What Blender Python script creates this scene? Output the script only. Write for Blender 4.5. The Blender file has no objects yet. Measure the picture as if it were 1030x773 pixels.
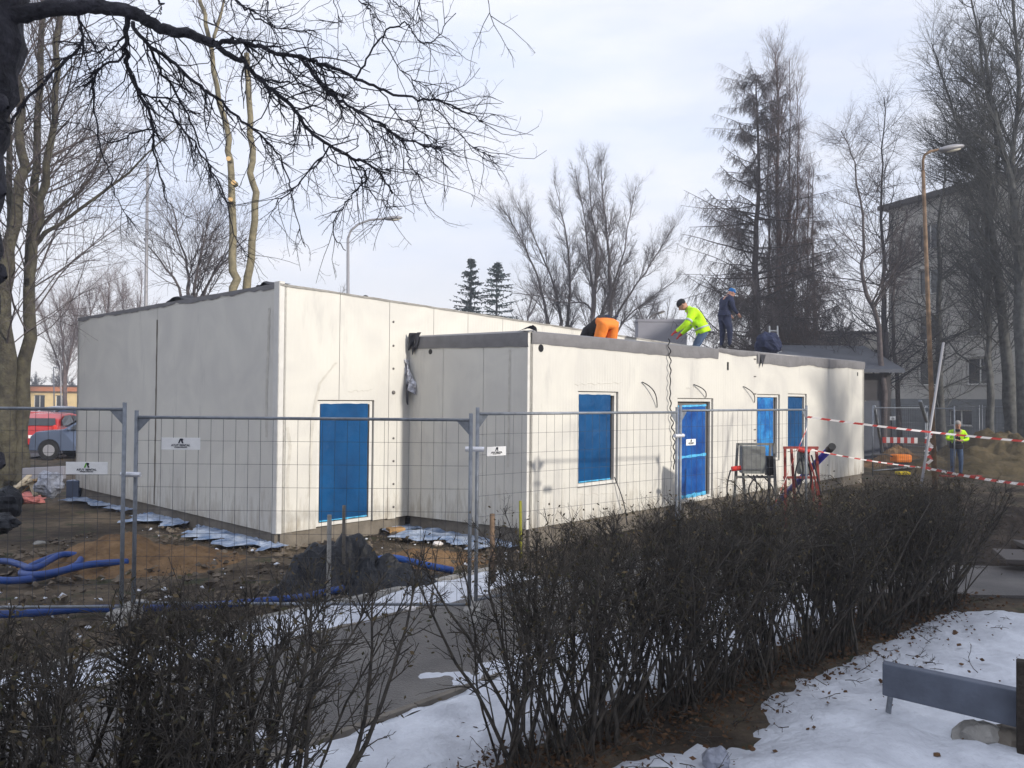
import bpy, bmesh, math, random
import numpy as np
from mathutils import Vector, Matrix, noise
PI = math.pi
SC = bpy.context.scene
COL = SC.collection

# ------------------------------------------------------------------ camera
F_PX, PITCH, ROLL, CAM_Z = 813.5, 0.0166, 0.0092, 2.30
_r = Vector((1, 0, 0)); _f = Vector((0, math.cos(PITCH), math.sin(PITCH))); _u = Vector((0, -math.sin(PITCH), math.cos(PITCH)))
RT = _r * math.cos(ROLL) + _u * math.sin(ROLL)
UP = _u * math.cos(ROLL) - _r * math.sin(ROLL)
CAM = Vector((0, 0, CAM_Z))
cd = bpy.data.cameras.new('camera'); cam = bpy.data.objects.new('camera', cd); COL.objects.link(cam)
cd.sensor_width = 36; cd.lens = F_PX / 1030 * 36; cd.clip_end = 3000; cd.clip_start = 0.05
M = Matrix.Identity(4)
for i in range(3):
    M[i][0], M[i][1], M[i][2], M[i][3] = RT[i], UP[i], -_f[i], CAM[i]
cam.matrix_world = M
SC.camera = cam

def ray(px, py):
    return _f + RT * ((px - 515) / F_PX) - UP * ((py - 386.5) / F_PX)
def at(px, py, Y):                       # point seen at (px,py) at world depth Y
    d = ray(px, py); return CAM + d * (Y / d.y)
def gnd(px, py, z=0.0):                  # point on the plane z seen at (px,py)
    d = ray(px, py); return CAM + d * ((z - CAM_Z) / d.z)
def onwall(px, py, P, u):                # point seen at (px,py) on vertical plane through P along u
    n = Vector((u.y, -u.x, 0)); d = ray(px, py); return CAM + d * ((P - CAM).dot(n) / d.dot(n))

# ------------------------------------------------------------------ world + sun
SUN = Vector((0.775, -0.632, 0)).normalized()
EL = math.radians(19)
SD = Vector((SUN.x * math.cos(EL), SUN.y * math.cos(EL), math.sin(EL)))
world = bpy.data.worlds.new('World'); SC.world = world; world.use_nodes = True
nt = world.node_tree; N = nt.nodes; L = nt.links
for n_ in list(N): N.remove(n_)
def nd(t, **k):
    n = N.new(t)
    for a, b in k.items(): setattr(n, a, b)
    return n
out = nd('ShaderNodeOutputWorld'); bg = nd('ShaderNodeBackground')
sky = nd('ShaderNodeTexSky'); sky.sky_type = 'NISHITA'; sky.sun_disc = False
sky.sun_elevation = EL; sky.sun_rotation = math.atan2(SUN.x, SUN.y); sky.air_density = 1.0; sky.dust_density = 2.0
tc = nd('ShaderNodeTexCoord')
mp = nd('ShaderNodeMapping'); mp.inputs['Scale'].default_value = (1.0, 1.0, 3.2); mp.inputs['Location'].default_value = (3.1, 0.4, 0.25)
nz = nd('ShaderNodeTexNoise'); nz.inputs['Scale'].default_value = 1.9; nz.inputs['Detail'].default_value = 7; nz.inputs['Roughness'].default_value = 0.55
cr = nd('ShaderNodeValToRGB'); cr.color_ramp.elements[0].position = 0.34; cr.color_ramp.elements[1].position = 0.60
cr.color_ramp.elements[0].color = (0.80, 0.80, 0.80, 1); cr.color_ramp.elements[1].color = (0.97, 0.97, 0.97, 1)
nz2 = nd('ShaderNodeTexNoise'); nz2.inputs['Scale'].default_value = 4.2; nz2.inputs['Detail'].default_value = 6
cr2 = nd('ShaderNodeValToRGB')
cr2.color_ramp.elements[0].position = 0.35; cr2.color_ramp.elements[0].color = (7.6, 8.35, 10.2, 1)
cr2.color_ramp.elements[1].position = 0.66; cr2.color_ramp.elements[1].color = (9.3, 9.5, 10.4, 1)
mix = nd('ShaderNodeMix', data_type='RGBA')
mul = nd('ShaderNodeMix', data_type='RGBA', blend_type='MULTIPLY'); mul.inputs[0].default_value = 1; mul.inputs[7].default_value = (1.3, 1.3, 1.4, 1)
L.new(tc.outputs['Generated'], mp.inputs[0]); L.new(mp.outputs[0], nz.inputs['Vector']); L.new(mp.outputs[0], nz2.inputs['Vector'])
L.new(nz.outputs[0], cr.inputs[0]); L.new(nz2.outputs[0], cr2.inputs[0])
L.new(sky.outputs[0], mul.inputs[6]); L.new(mul.outputs[2], mix.inputs[6]); L.new(cr2.outputs[0], mix.inputs[7]); L.new(cr.outputs[0], mix.inputs[0])
sxw = nd('ShaderNodeSeparateXYZ'); L.new(tc.outputs['Generated'], sxw.inputs[0])
mrw = nd('ShaderNodeMapRange'); mrw.inputs['From Min'].default_value = 0.02; mrw.inputs['From Max'].default_value = 0.22; mrw.inputs['To Min'].default_value = 0.75; mrw.inputs['To Max'].default_value = 0.0
L.new(sxw.outputs[2], mrw.inputs[0]); mixh = nd('ShaderNodeMix', data_type='RGBA'); mixh.inputs[7].default_value = (9.9, 9.6, 9.3, 1)
L.new(mrw.outputs[0], mixh.inputs[0]); L.new(mix.outputs[2], mixh.inputs[6]); L.new(mixh.outputs[2], bg.inputs[0]); bg.inputs[1].default_value = 0.10; L.new(bg.outputs[0], out.inputs[0])
sl = bpy.data.lights.new('sun', 'SUN'); sl.energy = 4.0; sl.angle = math.radians(2.0); sl.color = (1.0, 0.93, 0.83)
so = bpy.data.objects.new('sun', sl); COL.objects.link(so); so.rotation_euler = SD.to_track_quat('Z', 'Y').to_euler()
SC.view_settings.view_transform = 'Standard'; SC.view_settings.look = 'None'; SC.view_settings.gamma = 1
SC.view_settings.use_curve_mapping = False; SC.view_settings.exposure = 0.17
SC.cycles.max_bounces = 6; SC.cycles.diffuse_bounces = 3

# ------------------------------------------------------------------ materials
def mat(name, col, rough=0.8, var=0.0, scale=5.0, col2=None, bump=0.0, bscale=20.0, metal=0.0, spec=0.3, det=5, lo=0.35, hi=0.65, emit=None, trans=0.0):
    m = bpy.data.materials.new(name); m.use_nodes = True
    t = m.node_tree; b = t.nodes['Principled BSDF']
    b.inputs['Roughness'].default_value = rough; b.inputs['Metallic'].default_value = metal
    b.inputs['Specular IOR Level'].default_value = spec
    c = (*col, 1); b.inputs['Base Color'].default_value = c
    tcn = t.nodes.new('ShaderNodeTexCoord')
    if var or col2:
        n = t.nodes.new('ShaderNodeTexNoise'); n.inputs['Scale'].default_value = scale; n.inputs['Detail'].default_value = det
        n.inputs['Roughness'].default_value = 0.6
        r = t.nodes.new('ShaderNodeValToRGB')
        r.color_ramp.elements[0].position = lo; r.color_ramp.elements[1].position = hi
        if col2 is None: c1 = [x * (1 - var) for x in col]; c2 = [min(1, x * (1 + var)) for x in col]
        else: c1, c2 = col, col2
        r.color_ramp.elements[0].color = (*c1, 1); r.color_ramp.elements[1].color = (*c2, 1)
        t.links.new(tcn.outputs['Object'], n.inputs['Vector']); t.links.new(n.outputs[0], r.inputs[0]); t.links.new(r.outputs[0], b.inputs['Base Color'])
    if bump:
        n = t.nodes.new('ShaderNodeTexNoise'); n.inputs['Scale'].default_value = bscale; n.inputs['Detail'].default_value = 6
        bp = t.nodes.new('ShaderNodeBump'); bp.inputs['Strength'].default_value = bump; bp.inputs['Distance'].default_value = 0.05
        t.links.new(tcn.outputs['Object'], n.inputs['Vector']); t.links.new(n.outputs[0], bp.inputs['Height']); t.links.new(bp.outputs[0], b.inputs['Normal'])
    if emit: b.inputs['Emission Color'].default_value = (*emit[:3], 1); b.inputs['Emission Strength'].default_value = emit[3]
    return m

HD = 0.7397
U = Vector((math.sin(HD), math.cos(HD), 0)); V = Vector((-math.cos(HD), math.sin(HD), 0))
UN = Vector((U.y, -U.x, 0))              # outward normal of the sunlit walls

def panel_mat():
    m = bpy.data.materials.new('white_panel'); m.use_nodes = True; t = m.node_tree; b = t.nodes['Principled BSDF']
    nn = t.nodes.new; ln = t.links.new
    b.inputs['Roughness'].default_value = 0.5; b.inputs['Specular IOR Level'].default_value = 0.25
    tcn = nn('ShaderNodeTexCoord'); mpg = nn('ShaderNodeMapping'); mpg.inputs['Rotation'].default_value = (0, 0, -(PI / 2 - HD))
    ln(tcn.outputs['Object'], mpg.inputs[0])
    # broad stains stretched downwards
    st = nn('ShaderNodeMapping'); st.inputs['Scale'].default_value = (2.2, 2.2, 0.45); ln(mpg.outputs[0], st.inputs[0])
    n1 = nn('ShaderNodeTexNoise'); n1.inputs['Scale'].default_value = 1.0; n1.inputs['Detail'].default_value = 8; n1.inputs['Roughness'].default_value = 0.65; ln(st.outputs[0], n1.inputs['Vector'])
    r1 = nn('ShaderNodeValToRGB'); r1.color_ramp.elements[0].position = 0.25; r1.color_ramp.elements[1].position = 0.42
    r1.color_ramp.elements[0].color = (0.47, 0.46, 0.44, 1); r1.color_ramp.elements[1].color = (0.625, 0.61, 0.565, 1)
    ln(n1.outputs[0], r1.inputs[0])
    # mud splashes low down
    sx = nn('ShaderNodeSeparateXYZ'); ln(mpg.outputs[0], sx.inputs[0])
    mr = nn('ShaderNodeMapRange'); mr.inputs['From Min'].default_value = 0.1; mr.inputs['From Max'].default_value = 1.1; mr.inputs['To Min'].default_value = 0.30; mr.inputs['To Max'].default_value = -0.02
    ln(sx.outputs[2], mr.inputs[0])
    n2 = nn('ShaderNodeTexNoise'); n2.inputs['Scale'].default_value = 4; n2.inputs['Detail'].default_value = 8; n2.inputs['Roughness'].default_value = 0.7; ln(st.outputs[0], n2.inputs['Vector'])
    ad = nn('ShaderNodeMath'); ad.operation = 'ADD'; ln(mr.outputs[0], ad.inputs[0]); ln(n2.outputs[0], ad.inputs[1])
    r2 = nn('ShaderNodeValToRGB'); r2.color_ramp.elements[0].position = 0.62; r2.color_ramp.elements[1].position = 1.0
    ln(ad.outputs[0], r2.inputs[0])
    n5 = nn('ShaderNodeTexNoise'); n5.inputs['Scale'].default_value = .9; n5.inputs['Detail'].default_value = 5; n5.inputs['Distortion'].default_value = 1.2; ln(mpg.outputs[0], n5.inputs['Vector'])
    r5 = nn('ShaderNodeValToRGB'); r5.color_ramp.elements[0].position = .35; r5.color_ramp.elements[0].color = (.93, .93, .94, 1); r5.color_ramp.elements[1].position = .62; r5.color_ramp.elements[1].color = (1.05, 1.05, 1.04, 1); ln(n5.outputs[0], r5.inputs[0])
    m5 = nn('ShaderNodeMix'); m5.data_type = 'RGBA'; m5.blend_type = 'MULTIPLY'; m5.inputs[0].default_value = 1; ln(r1.outputs[0], m5.inputs[6]); ln(r5.outputs[0], m5.inputs[7])
    mx = nn('ShaderNodeMix'); mx.data_type = 'RGBA'; ln(r2.outputs[0], mx.inputs[0]); ln(m5.outputs[2], mx.inputs[6]); mx.inputs[7].default_value = (0.30, 0.26, 0.20, 1)
    ln(mx.outputs[2], b.inputs['Base Color'])
    # fine vertical ribs (one of x', y' is constant on every wall)
    s = nn('ShaderNodeMath'); s.operation = 'ADD'; ln(sx.outputs[0], s.inputs[0]); ln(sx.outputs[1], s.inputs[1])
    k = nn('ShaderNodeMath'); k.operation = 'MULTIPLY'; k.inputs[1].default_value = 2 * PI / 0.075; ln(s.outputs[0], k.inputs[0])
    c = nn('ShaderNodeMath'); c.operation = 'SINE'; ln(k.outputs[0], c.inputs[0])
    n3 = nn('ShaderNodeTexNoise'); n3.inputs['Scale'].default_value = 1.3; n3.inputs['Detail'].default_value = 2; ln(tcn.outputs['Object'], n3.inputs['Vector'])
    a3 = nn('ShaderNodeMath'); a3.operation = 'MULTIPLY_ADD'; ln(n3.outputs[0], a3.inputs[0]); a3.inputs[1].default_value = 14; ln(c.outputs[0], a3.inputs[2])
    bp = nn('ShaderNodeBump'); bp.inputs['Strength'].default_value = 0.35; bp.inputs['Distance'].default_value = 0.0022
    ln(a3.outputs[0], bp.inputs['Height']); ln(bp.outputs[0], b.inputs['Normal'])
    return m

MT = {}
MT['panel'] = panel_mat()
MT['white'] = mat('white_trim', (0.64, 0.63, 0.60), 0.5, 0.06, 6)
MT['reveal'] = mat('grey_reveal', (0.16, 0.15, 0.14), 0.8)
MT['film'] = mat('blue_film', (0.002, 0.047, 0.145), 0.3, col2=(0.004, 0.078, 0.225), scale=1.8, bump=0.4, bscale=4.5, spec=0.4, lo=.3, hi=.7)
MT['filmr'] = mat('royal_film', (0.004, 0.050, 0.24), 0.3, col2=(0.010, 0.12, 0.42), scale=2.5, bump=0.5, bscale=6, spec=0.45, lo=.35, hi=.75)
MT['filml'] = mat('blue_film_loose', (0.006, 0.10, 0.36), 0.25, col2=(0.03, 0.26, 0.62), scale=4, bump=0.6, bscale=9, spec=0.6)
MT['filmp'] = mat('film_edge', (0.10, 0.45, 0.75), 0.35, 0.2, 15)
MT['membrane'] = mat('grey_membrane', (0.185, 0.182, 0.19), 0.65, 0.10, 4, bump=0.3, bscale=7)
MT['membdark'] = mat('dark_membrane', (0.035, 0.036, 0.045), 0.7, 0.3, 5)
MT['roof'] = mat('light_roof_sheet', (0.72, 0.70, 0.67), 0.6, 0.06, 3)
MT['plinth'] = mat('plinth', (0.17, 0.15, 0.125), 0.85, 0.25, 3, bump=0.3, bscale=10)
MT['foil'] = mat('silver_foil', (0.55, 0.56, 0.62), 0.3, 0.3, 20, bump=1.0, bscale=14, metal=0.6)
MT['black'] = mat('black_plastic', (0.012, 0.012, 0.014), 0.5)
MT['rubber'] = mat('rubber', (0.02, 0.02, 0.02), 0.9)
MT['galv'] = mat('galvanised', (0.23, 0.25, 0.28), 0.5, 0.18, 12, metal=0.4)
MT['wire'] = mat('fence_wire', (0.055, 0.057, 0.07), 0.7)
MT['clamp'] = mat('clamp_zinc', (0.75, 0.76, 0.8), 0.35, metal=0.3)
MT['smear'] = mat('dried_render', (0.55, 0.53, 0.48), 0.9, 0.10, 8)
MT['stakey'] = mat('stake_yellow', (0.30, 0.30, 0.03), 0.8)
MT['sign'] = mat('sign_white', (0.86, 0.86, 0.85), 0.5, 0.05, 9)
MT['ink'] = mat('sign_ink', (0.015, 0.017, 0.035), 0.6)
MT['green'] = mat('sign_green', (0.13, 0.42, 0.03), 0.6)
MT['concrete'] = mat('concrete', (0.30, 0.29, 0.27), 0.9, 0.2, 6, bump=0.4, bscale=30)
MT['wood'] = mat('raw_wood', (0.36, 0.22, 0.10), 0.8, 0.3, 9)
MT['woodl'] = mat('pale_wood', (0.50, 0.42, 0.30), 0.8, 0.3, 9)
MT['blue'] = mat('blue_pipe', (0.010, 0.055, 0.25), 0.5, col2=(0.05, 0.075, 0.20), scale=5, spec=0.4, lo=.45, hi=.75)
MT['tarp'] = mat('black_tarp', (0.010, 0.012, 0.017), 0.42, 0.4, 4, bump=0.8, bscale=8, spec=0.28)
MT['sand'] = mat('sand', (0.105, 0.062, 0.032), 0.95, col2=(0.23, 0.14, 0.068), scale=3.5, bump=0.8, bscale=16)
MT['barkd'] = mat('dark_bark', (0.040, 0.039, 0.048), 0.9, 0.5, 9, bump=1.0, bscale=18)
MT['bark'] = mat('grey_bark', (0.042, 0.038, 0.032), 0.9, col2=(0.095, 0.088, 0.062), scale=5, bump=0.6, bscale=22)
MT['barkpale'] = mat('pale_bark', (0.13, 0.115, 0.075), 0.9, col2=(0.22, 0.19, 0.12), scale=7, bump=0.4, bscale=25)
MT['barkb'] = mat('hazy_brown_bark', (0.085, 0.072, 0.074), 0.9, 0.35, 5)  # brown lifted towards purple grey: distance haze put into the colour
MT['barkr'] = mat('reddish_bark', (0.125, 0.088, 0.082), 0.9, 0.3, 5)
MT['barkg'] = mat('mossy_bark', (0.082, 0.084, 0.082), 0.9, 0.4, 5)
MT['cut'] = mat('cut_wood', (0.62, 0.42, 0.20), 0.8)
MT['needle'] = mat('spruce_needles', (0.026, 0.048, 0.050), 0.9, 0.5, 3)
MT['hedge'] = mat('hedge_twig', (0.034, 0.031, 0.028), 0.85, col2=(0.105, 0.09, 0.072), scale=14)
MT['leaf'] = mat('dry_leaf', (0.045, 0.050, 0.028), 0.9, col2=(0.12, 0.085, 0.045), scale=20)
MT['leafb'] = mat('brown_leaf', (0.11, 0.06, 0.03), 0.9, 0.4, 9)
MT['snow'] = mat('snow', (0.50, 0.52, 0.57), 0.65, col2=(0.70, 0.73, 0.79), scale=2.2, bump=0.55, bscale=14, spec=0.2)
MT['red'] = mat('red_plastic', (0.55, 0.03, 0.02), 0.45)
MT['tapew'] = mat('white_tape', (0.78, 0.74, 0.72), 0.5)
MT['taper'] = mat('red_tape', (0.50, 0.06, 0.05), 0.5)
MT['rust'] = mat('rusty_pole', (0.17, 0.115, 0.075), 0.8, 0.4, 6)
MT['lampg'] = mat('lamp_grey', (0.28, 0.28, 0.30), 0.5, metal=0.2)
MT['lampd'] = mat('lamp_dark', (0.09, 0.08, 0.075), 0.5)
MT['lens'] = mat('lamp_lens', (0.75, 0.72, 0.62), 0.25)
MT['glass'] = mat('window_glass', (0.02, 0.024, 0.03), 0.08, spec=0.8)
MT['render'] = mat('building_render', (0.44, 0.425, 0.39), 0.9, 0.10, 0.6, bump=0.2, bscale=3)
MT['plinthg'] = mat('building_plinth', (0.16, 0.17, 0.175), 0.9, 0.15, 0.8)
MT['roofd'] = mat('dark_roof', (0.055, 0.05, 0.052), 0.8)
MT['shed'] = mat('shed_wall', (0.045, 0.042, 0.045), 0.85, 0.3, 1)
MT['shedr'] = mat('shed_roof', (0.06, 0.068, 0.088), 0.6, 0.15, 1)
MT['pale'] = mat('pale_render', (0.52, 0.49, 0.44), 0.9, 0.08, 1)
MT['greyb'] = mat('grey_cladding', (0.27, 0.27, 0.31), 0.7, 0.05, 0.7)
MT['yellowb'] = mat('cream_render', (0.72, 0.55, 0.28), 0.9, 0.08, 1)
MT['orangeb'] = mat('orange_fascia', (0.50, 0.19, 0.09), 0.8)
MT['beam'] = mat('grey_beam', (0.10, 0.115, 0.15), 0.55, 0.18, 4, bump=0.12, bscale=30)
MT['beamd'] = mat('dark_post', (0.035, 0.028, 0.022), 0.9, 0.3, 12, bump=0.5, bscale=25)
MT['hiy'] = mat('hi_vis_yellow', (0.50, 0.88, 0.01), 0.7, bump=0.5, bscale=9)
MT['hio'] = mat('hi_vis_orange', (0.85, 0.24, 0.035), 0.7, bump=0.5, bscale=9)
MT['refl'] = mat('reflective_band', (0.42, 0.47, 0.50), 0.4)
MT['navy'] = mat('navy_cloth', (0.016, 0.022, 0.055), 0.85, 0.3, 8, bump=0.5, bscale=9)
MT['jeans'] = mat('blue_trousers', (0.06, 0.095, 0.17), 0.85, 0.25, 8)
MT['dark'] = mat('dark_cloth', (0.02, 0.02, 0.025), 0.9)
MT['skin'] = mat('skin', (0.45, 0.24, 0.17), 0.6)
MT['hatb'] = mat('bright_blue_knit', (0.02, 0.15, 0.42), 0.9)
MT['haty'] = mat('yellow_knit', (0.6, 0.45, 0.03), 0.9)
MT['glove'] = mat('red_glove', (0.45, 0.05, 0.04), 0.8)
MT['hair'] = mat('grey_hair', (0.35, 0.33, 0.31), 0.9)
MT['boxg'] = mat('electric_box', (0.19, 0.20, 0.19), 0.5, 0.15, 6)
MT['stand'] = mat('grey_stand', (0.15, 0.155, 0.15), 0.6, 0.2, 8)
MT['redst'] = mat('oxide_red_frame', (0.26, 0.05, 0.04), 0.7, 0.2, 8)
MT['pipev'] = mat('violet_blue_pipe', (0.035, 0.035, 0.32), 0.4)
MT['pink'] = mat('pink_bag', (0.42, 0.15, 0.14), 0.7, 0.3, 8, bump=0.8, bscale=8)
MT['plastic'] = mat('clear_plastic', (0.30, 0.32, 0.38), 0.35, 0.3, 9, bump=1.0, bscale=10)
MT['cables'] = mat('cable', (0.03, 0.03, 0.035), 0.6)

# ------------------------------------------------------------------ mesh builder
ORG = {}
def setp(o, label=None, cat=None, group=None, kind=None):
    if label: o['label'] = label
    if cat: o['category'] = cat
    if group: o['group'] = group
    if kind: o['kind'] = kind
    return o
def thing(name, label, cat, loc, group=None):
    o = bpy.data.objects.new(name, None); o.empty_display_size = 0.2; COL.objects.link(o); o.location = loc
    ORG[o.name] = Vector(loc); return setp(o, label, cat, group)

class MB:
    def __init__(s): s.v = []; s.f = []; s.m = []
    def face(s, pts, mi=0):
        k = len(s.v); s.v += [tuple(p) for p in pts]; s.f.append(tuple(range(k, k + len(pts)))); s.m.append(mi)
    def hexa(s, p, mi=0):                # 8 points: bottom ring 0-3, top ring 4-7
        k = len(s.v); s.v += [tuple(q) for q in p]
        for f in ((3, 2, 1, 0), (4, 5, 6, 7), (0, 1, 5, 4), (1, 2, 6, 5), (2, 3, 7, 6), (3, 0, 4, 7)):
            s.f.append(tuple(k + i for i in f)); s.m.append(mi)
        return s
    def obox(s, o, a, b, c, mi=0):       # origin corner + 3 vectors
        o, a, b, c = Vector(o), Vector(a), Vector(b), Vector(c)
        return s.hexa([o, o + a, o + a + b, o + b, o + c, o + a + c, o + a + b + c, o + b + c], mi)
    def box(s, c, sz, rz=0, mi=0, M=None):
        R = M or Matrix.Rotation(rz, 3, 'Z'); c = Vector(c); x, y, z = [R @ Vector(q) for q in ((sz[0], 0, 0), (0, sz[1], 0), (0, 0, sz[2]))]
        return s.obox(c - (x + y + z) / 2, x, y, z, mi)
    def bar(s, a, b, w, h=None, mi=0, up=(0, 0, 1)):
        a, b = Vector(a), Vector(b); d = (b - a); h = h or w; up = Vector(up)
        if abs(d.normalized().dot(up)) > 0.95: up = Vector((1, 0, 0))
        x = d.cross(up).normalized() * w; z = x.cross(d).normalized() * h
        return s.obox(a - x / 2 - z / 2, x, d, z, mi)
    def tube(s, pts, r, n=8, mi=0, cap=True):
        pts = [Vector(p) for p in pts]; rr = r if isinstance(r, (list, tuple)) else [r] * len(pts)
        k = len(s.v); ref = None
        for i, p in enumerate(pts):
            t = (pts[min(i + 1, len(pts) - 1)] - pts[max(i - 1, 0)])
            if t.length < 1e-9: t = Vector((0, 0, 1))
            t.normalize()
            if ref is None: ref = Vector((0, 0, 1)) if abs(t.z) < 0.9 else Vector((1, 0, 0))
            a = t.cross(ref).normalized(); b = a.cross(t).normalized(); ref = b
            for j in range(n):
                q = 2 * PI * j / n; s.v.append(tuple(p + (a * math.cos(q) + b * math.sin(q)) * rr[i]))
        for i in range(len(pts) - 1):
            for j in range(n):
                a0 = k + i * n + j; a1 = k + i * n + (j + 1) % n
                s.f.append((a0, a0 + n, a1 + n, a1)); s.m.append(mi)
        if cap:
            s.f.append(tuple(k + j for j in range(n))); s.m.append(mi)
            e = k + (len(pts) - 1) * n; s.f.append(tuple(e + n - 1 - j for j in range(n))); s.m.append(mi)
        return s
    def ball(s, c, r, mi=0, seg=12, rings=8, R=None, fn=None):
        c = Vector(c); r = Vector((r, r, r)) if not hasattr(r, '__len__') else Vector(r); k = len(s.v)
        for i in range(rings + 1):
            th = PI * i / rings
            for j in range(seg):
                ph = 2 * PI * j / seg; q = Vector((math.sin(th) * math.cos(ph), math.sin(th) * math.sin(ph), math.cos(th)))
                f = fn(q) if fn else 1.0
                q = Vector((q.x * r.x, q.y * r.y, q.z * r.z)) * f
                if R is not None: q = R @ q
                s.v.append(tuple(c + q))
        for i in range(rings):
            for j in range(seg):
                a0 = k + i * seg + j; a1 = k + i * seg + (j + 1) % seg
                s.f.append((a0, a0 + seg, a1 + seg, a1)); s.m.append(mi)
        return s
    def grid(s, fn, nu, nv, mi=0):
        k = len(s.v)
        for i in range(nu + 1):
            for j in range(nv + 1): s.v.append(tuple(fn(i / nu, j / nv)))
        for i in range(nu):
            for j in range(nv):
                a = k + i * (nv + 1) + j; s.f.append((a, a + nv + 1, a + nv + 2, a + 1)); s.m.append(mi)
        return s
    def build(s, name, mats, parent=None, smooth=False, loc=None, bevel=0, solid=0):
        if not isinstance(mats, (list, tuple)): mats = [mats]
        off = ORG[parent.name] if parent is not None else (Vector(loc) if loc is not None else Vector())
        me = bpy.data.meshes.new(name); me.from_pydata([(a - off.x, b - off.y, c - off.z) for a, b, c in s.v], [], s.f)
        for q in mats: me.materials.append(MT[q] if isinstance(q, str) else q)
        me.polygons.foreach_set('material_index', s.m)
        if smooth: me.polygons.foreach_set('use_smooth', [True] * len(s.f))
        me.update(); o = bpy.data.objects.new(name, me); COL.objects.link(o)
        if parent is not None: o.parent = parent
        else: o.location = off
        ORG[o.name] = off
        if solid: q = o.modifiers.new('thick', 'SOLIDIFY'); q.thickness = solid; q.offset = 0
        if bevel: q = o.modifiers.new('bevel', 'BEVEL'); q.width = bevel; q.segments = 2; q.limit_method = 'ANGLE'
        return o

def nz3(x, y, z=0.0): return noise.noise(Vector((x, y, z)))
def fbm(x, y, z=0.0, o=4):
    a, s = 1.0, 0.0
    for _ in range(o): s += a * nz3(x, y, z); x *= 2.1; y *= 2.1; z += 3.7; a *= 0.5
    return s

# fast mesher for branching things: many tapering polylines in one mesh
class Twigs:
    def __init__(s): s.P = []; s.R = []; s.start = []
    def line(s, pts, rad):
        s.start.append(len(s.P)); s.P.extend(pts); s.R.extend(rad)
    def build(s, name, material, parent=None, n=3, loc=None, leaves=None, leafmat=None):
        P = np.array(s.P, dtype=np.float64); Rr = np.array(s.R); st = np.array(s.start + [len(P)])
        first = np.zeros(len(P), bool); first[st[:-1]] = True; last = np.zeros(len(P), bool); last[st[1:] - 1] = True
        nx = np.roll(P, -1, 0); pv = np.roll(P, 1, 0)
        T = np.where(last[:, None], P, nx) - np.where(first[:, None], P, pv); T /= np.linalg.norm(T, axis=1)[:, None] + 1e-12
        ref = np.tile(np.array([0.31, 0.17, 0.93]), (len(P), 1)); 
        A = np.cross(T, ref); A /= np.linalg.norm(A, axis=1)[:, None] + 1e-9; B = np.cross(A, T)
        ang = 2 * PI * np.arange(n) / n
        Vv = P[:, None, :] + Rr[:, None, None] * (np.cos(ang)[None, :, None] * A[:, None, :] + np.sin(ang)[None, :, None] * B[:, None, :])
        Vv = Vv.reshape(-1, 3); idx = np.nonzero(~last)[0]; j = np.arange(n)
        q = np.stack([idx[:, None] * n + j, (idx[:, None] + 1) * n + j, (idx[:, None] + 1) * n + (j + 1) % n, idx[:, None] * n + (j + 1) % n], -1).reshape(-1, 4)
        nf = len(q); mi = np.zeros(nf, np.int32)
        if leaves is not None and len(leaves):
            Lv = np.array(leaves).reshape(-1, 3); k = len(Vv); lq = (np.arange(len(Lv)) + k).reshape(-1, 4)
            Vv = np.vstack([Vv, Lv]); q = np.vstack([q, lq]); mi = np.concatenate([mi, np.ones(len(lq), np.int32)])
        off = ORG[parent.name] if parent is not None else (Vector(loc) if loc is not None else Vector())
        Vv = Vv - np.array(off)
        me = bpy.data.meshes.new(name); me.vertices.add(len(Vv)); me.vertices.foreach_set('co', Vv.astype(np.float32).ravel())
        me.loops.add(len(q) * 4); me.loops.foreach_set('vertex_index', q.astype(np.int32).ravel())
        me.polygons.add(len(q)); me.polygons.foreach_set('loop_start', np.arange(0, len(q) * 4, 4, dtype=np.int32)); me.polygons.foreach_set('loop_total', np.full(len(q), 4, np.int32))
        me.materials.append(MT[material])
        if leafmat: me.materials.append(MT[leafmat])
        me.polygons.foreach_set('material_index', mi)
        me.polygons.foreach_set('use_smooth', np.ones(len(q), bool)); me.update(calc_edges=True)
        o = bpy.data.objects.new(name, me); COL.objects.link(o)
        if parent is not None: o.parent = parent
        else: o.location = off
        ORG[o.name] = off
        return o

def perp(rng, D):
    while True:
        r = Vector((rng.uniform(-1, 1), rng.uniform(-1, 1), rng.uniform(-1, 1)))
        r -= D * r.dot(D)
        if r.length > 0.2: return r.normalized()

def grow(tw, rng, P, D, Ln, r, lev, par):
    """par[lev] = dict(seg, n, ratio, ang, up, wig, end)"""
    p = par[lev]; k = p.get('seg', 4); st = Ln / k; pts = [tuple(P)]; rad = [r]; P = Vector(P); D = D.normalized(); nodes = []
    up = p.get('up', 0.0); wig = p.get('wig', 0.15); er = r * p.get('end', 0.35)
    for i in range(k):
        D = (D + Vector((rng.gauss(0, wig), rng.gauss(0, wig), rng.gauss(0, wig) + up))).normalized()
        P = P + D * st; rr = r + (er - r) * (i + 1) / k; pts.append(tuple(P)); rad.append(rr); nodes.append((Vector(pts[-2]), P.copy(), D.copy(), rr))
    tw.line(pts, rad)
    if lev + 1 < len(par):
        c = par[lev + 1]; m = c['n']; m = int(m + rng.random())
        for _ in range(m):
            f = rng.uniform(c.get('f0', 0.2), 1.0) * k; i = min(int(f), k - 1); a, b, d, rr = nodes[i]; q = a.lerp(b, f - i)
            s = perp(rng, d); 
            if c.get('droop'): s = (s + Vector((0, 0, -c['droop']))).normalized()
            an = c['ang'] * rng.uniform(0.7, 1.3); nd_ = d * math.cos(an) + s * math.sin(an)
            grow(tw, rng, q, nd_, Ln * c['ratio'] * rng.uniform(0.6, 1.25) * (1.15 - 0.5 * f / k), min(rr * 0.7, c.get('r', 9)), lev + 1, par)

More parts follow.
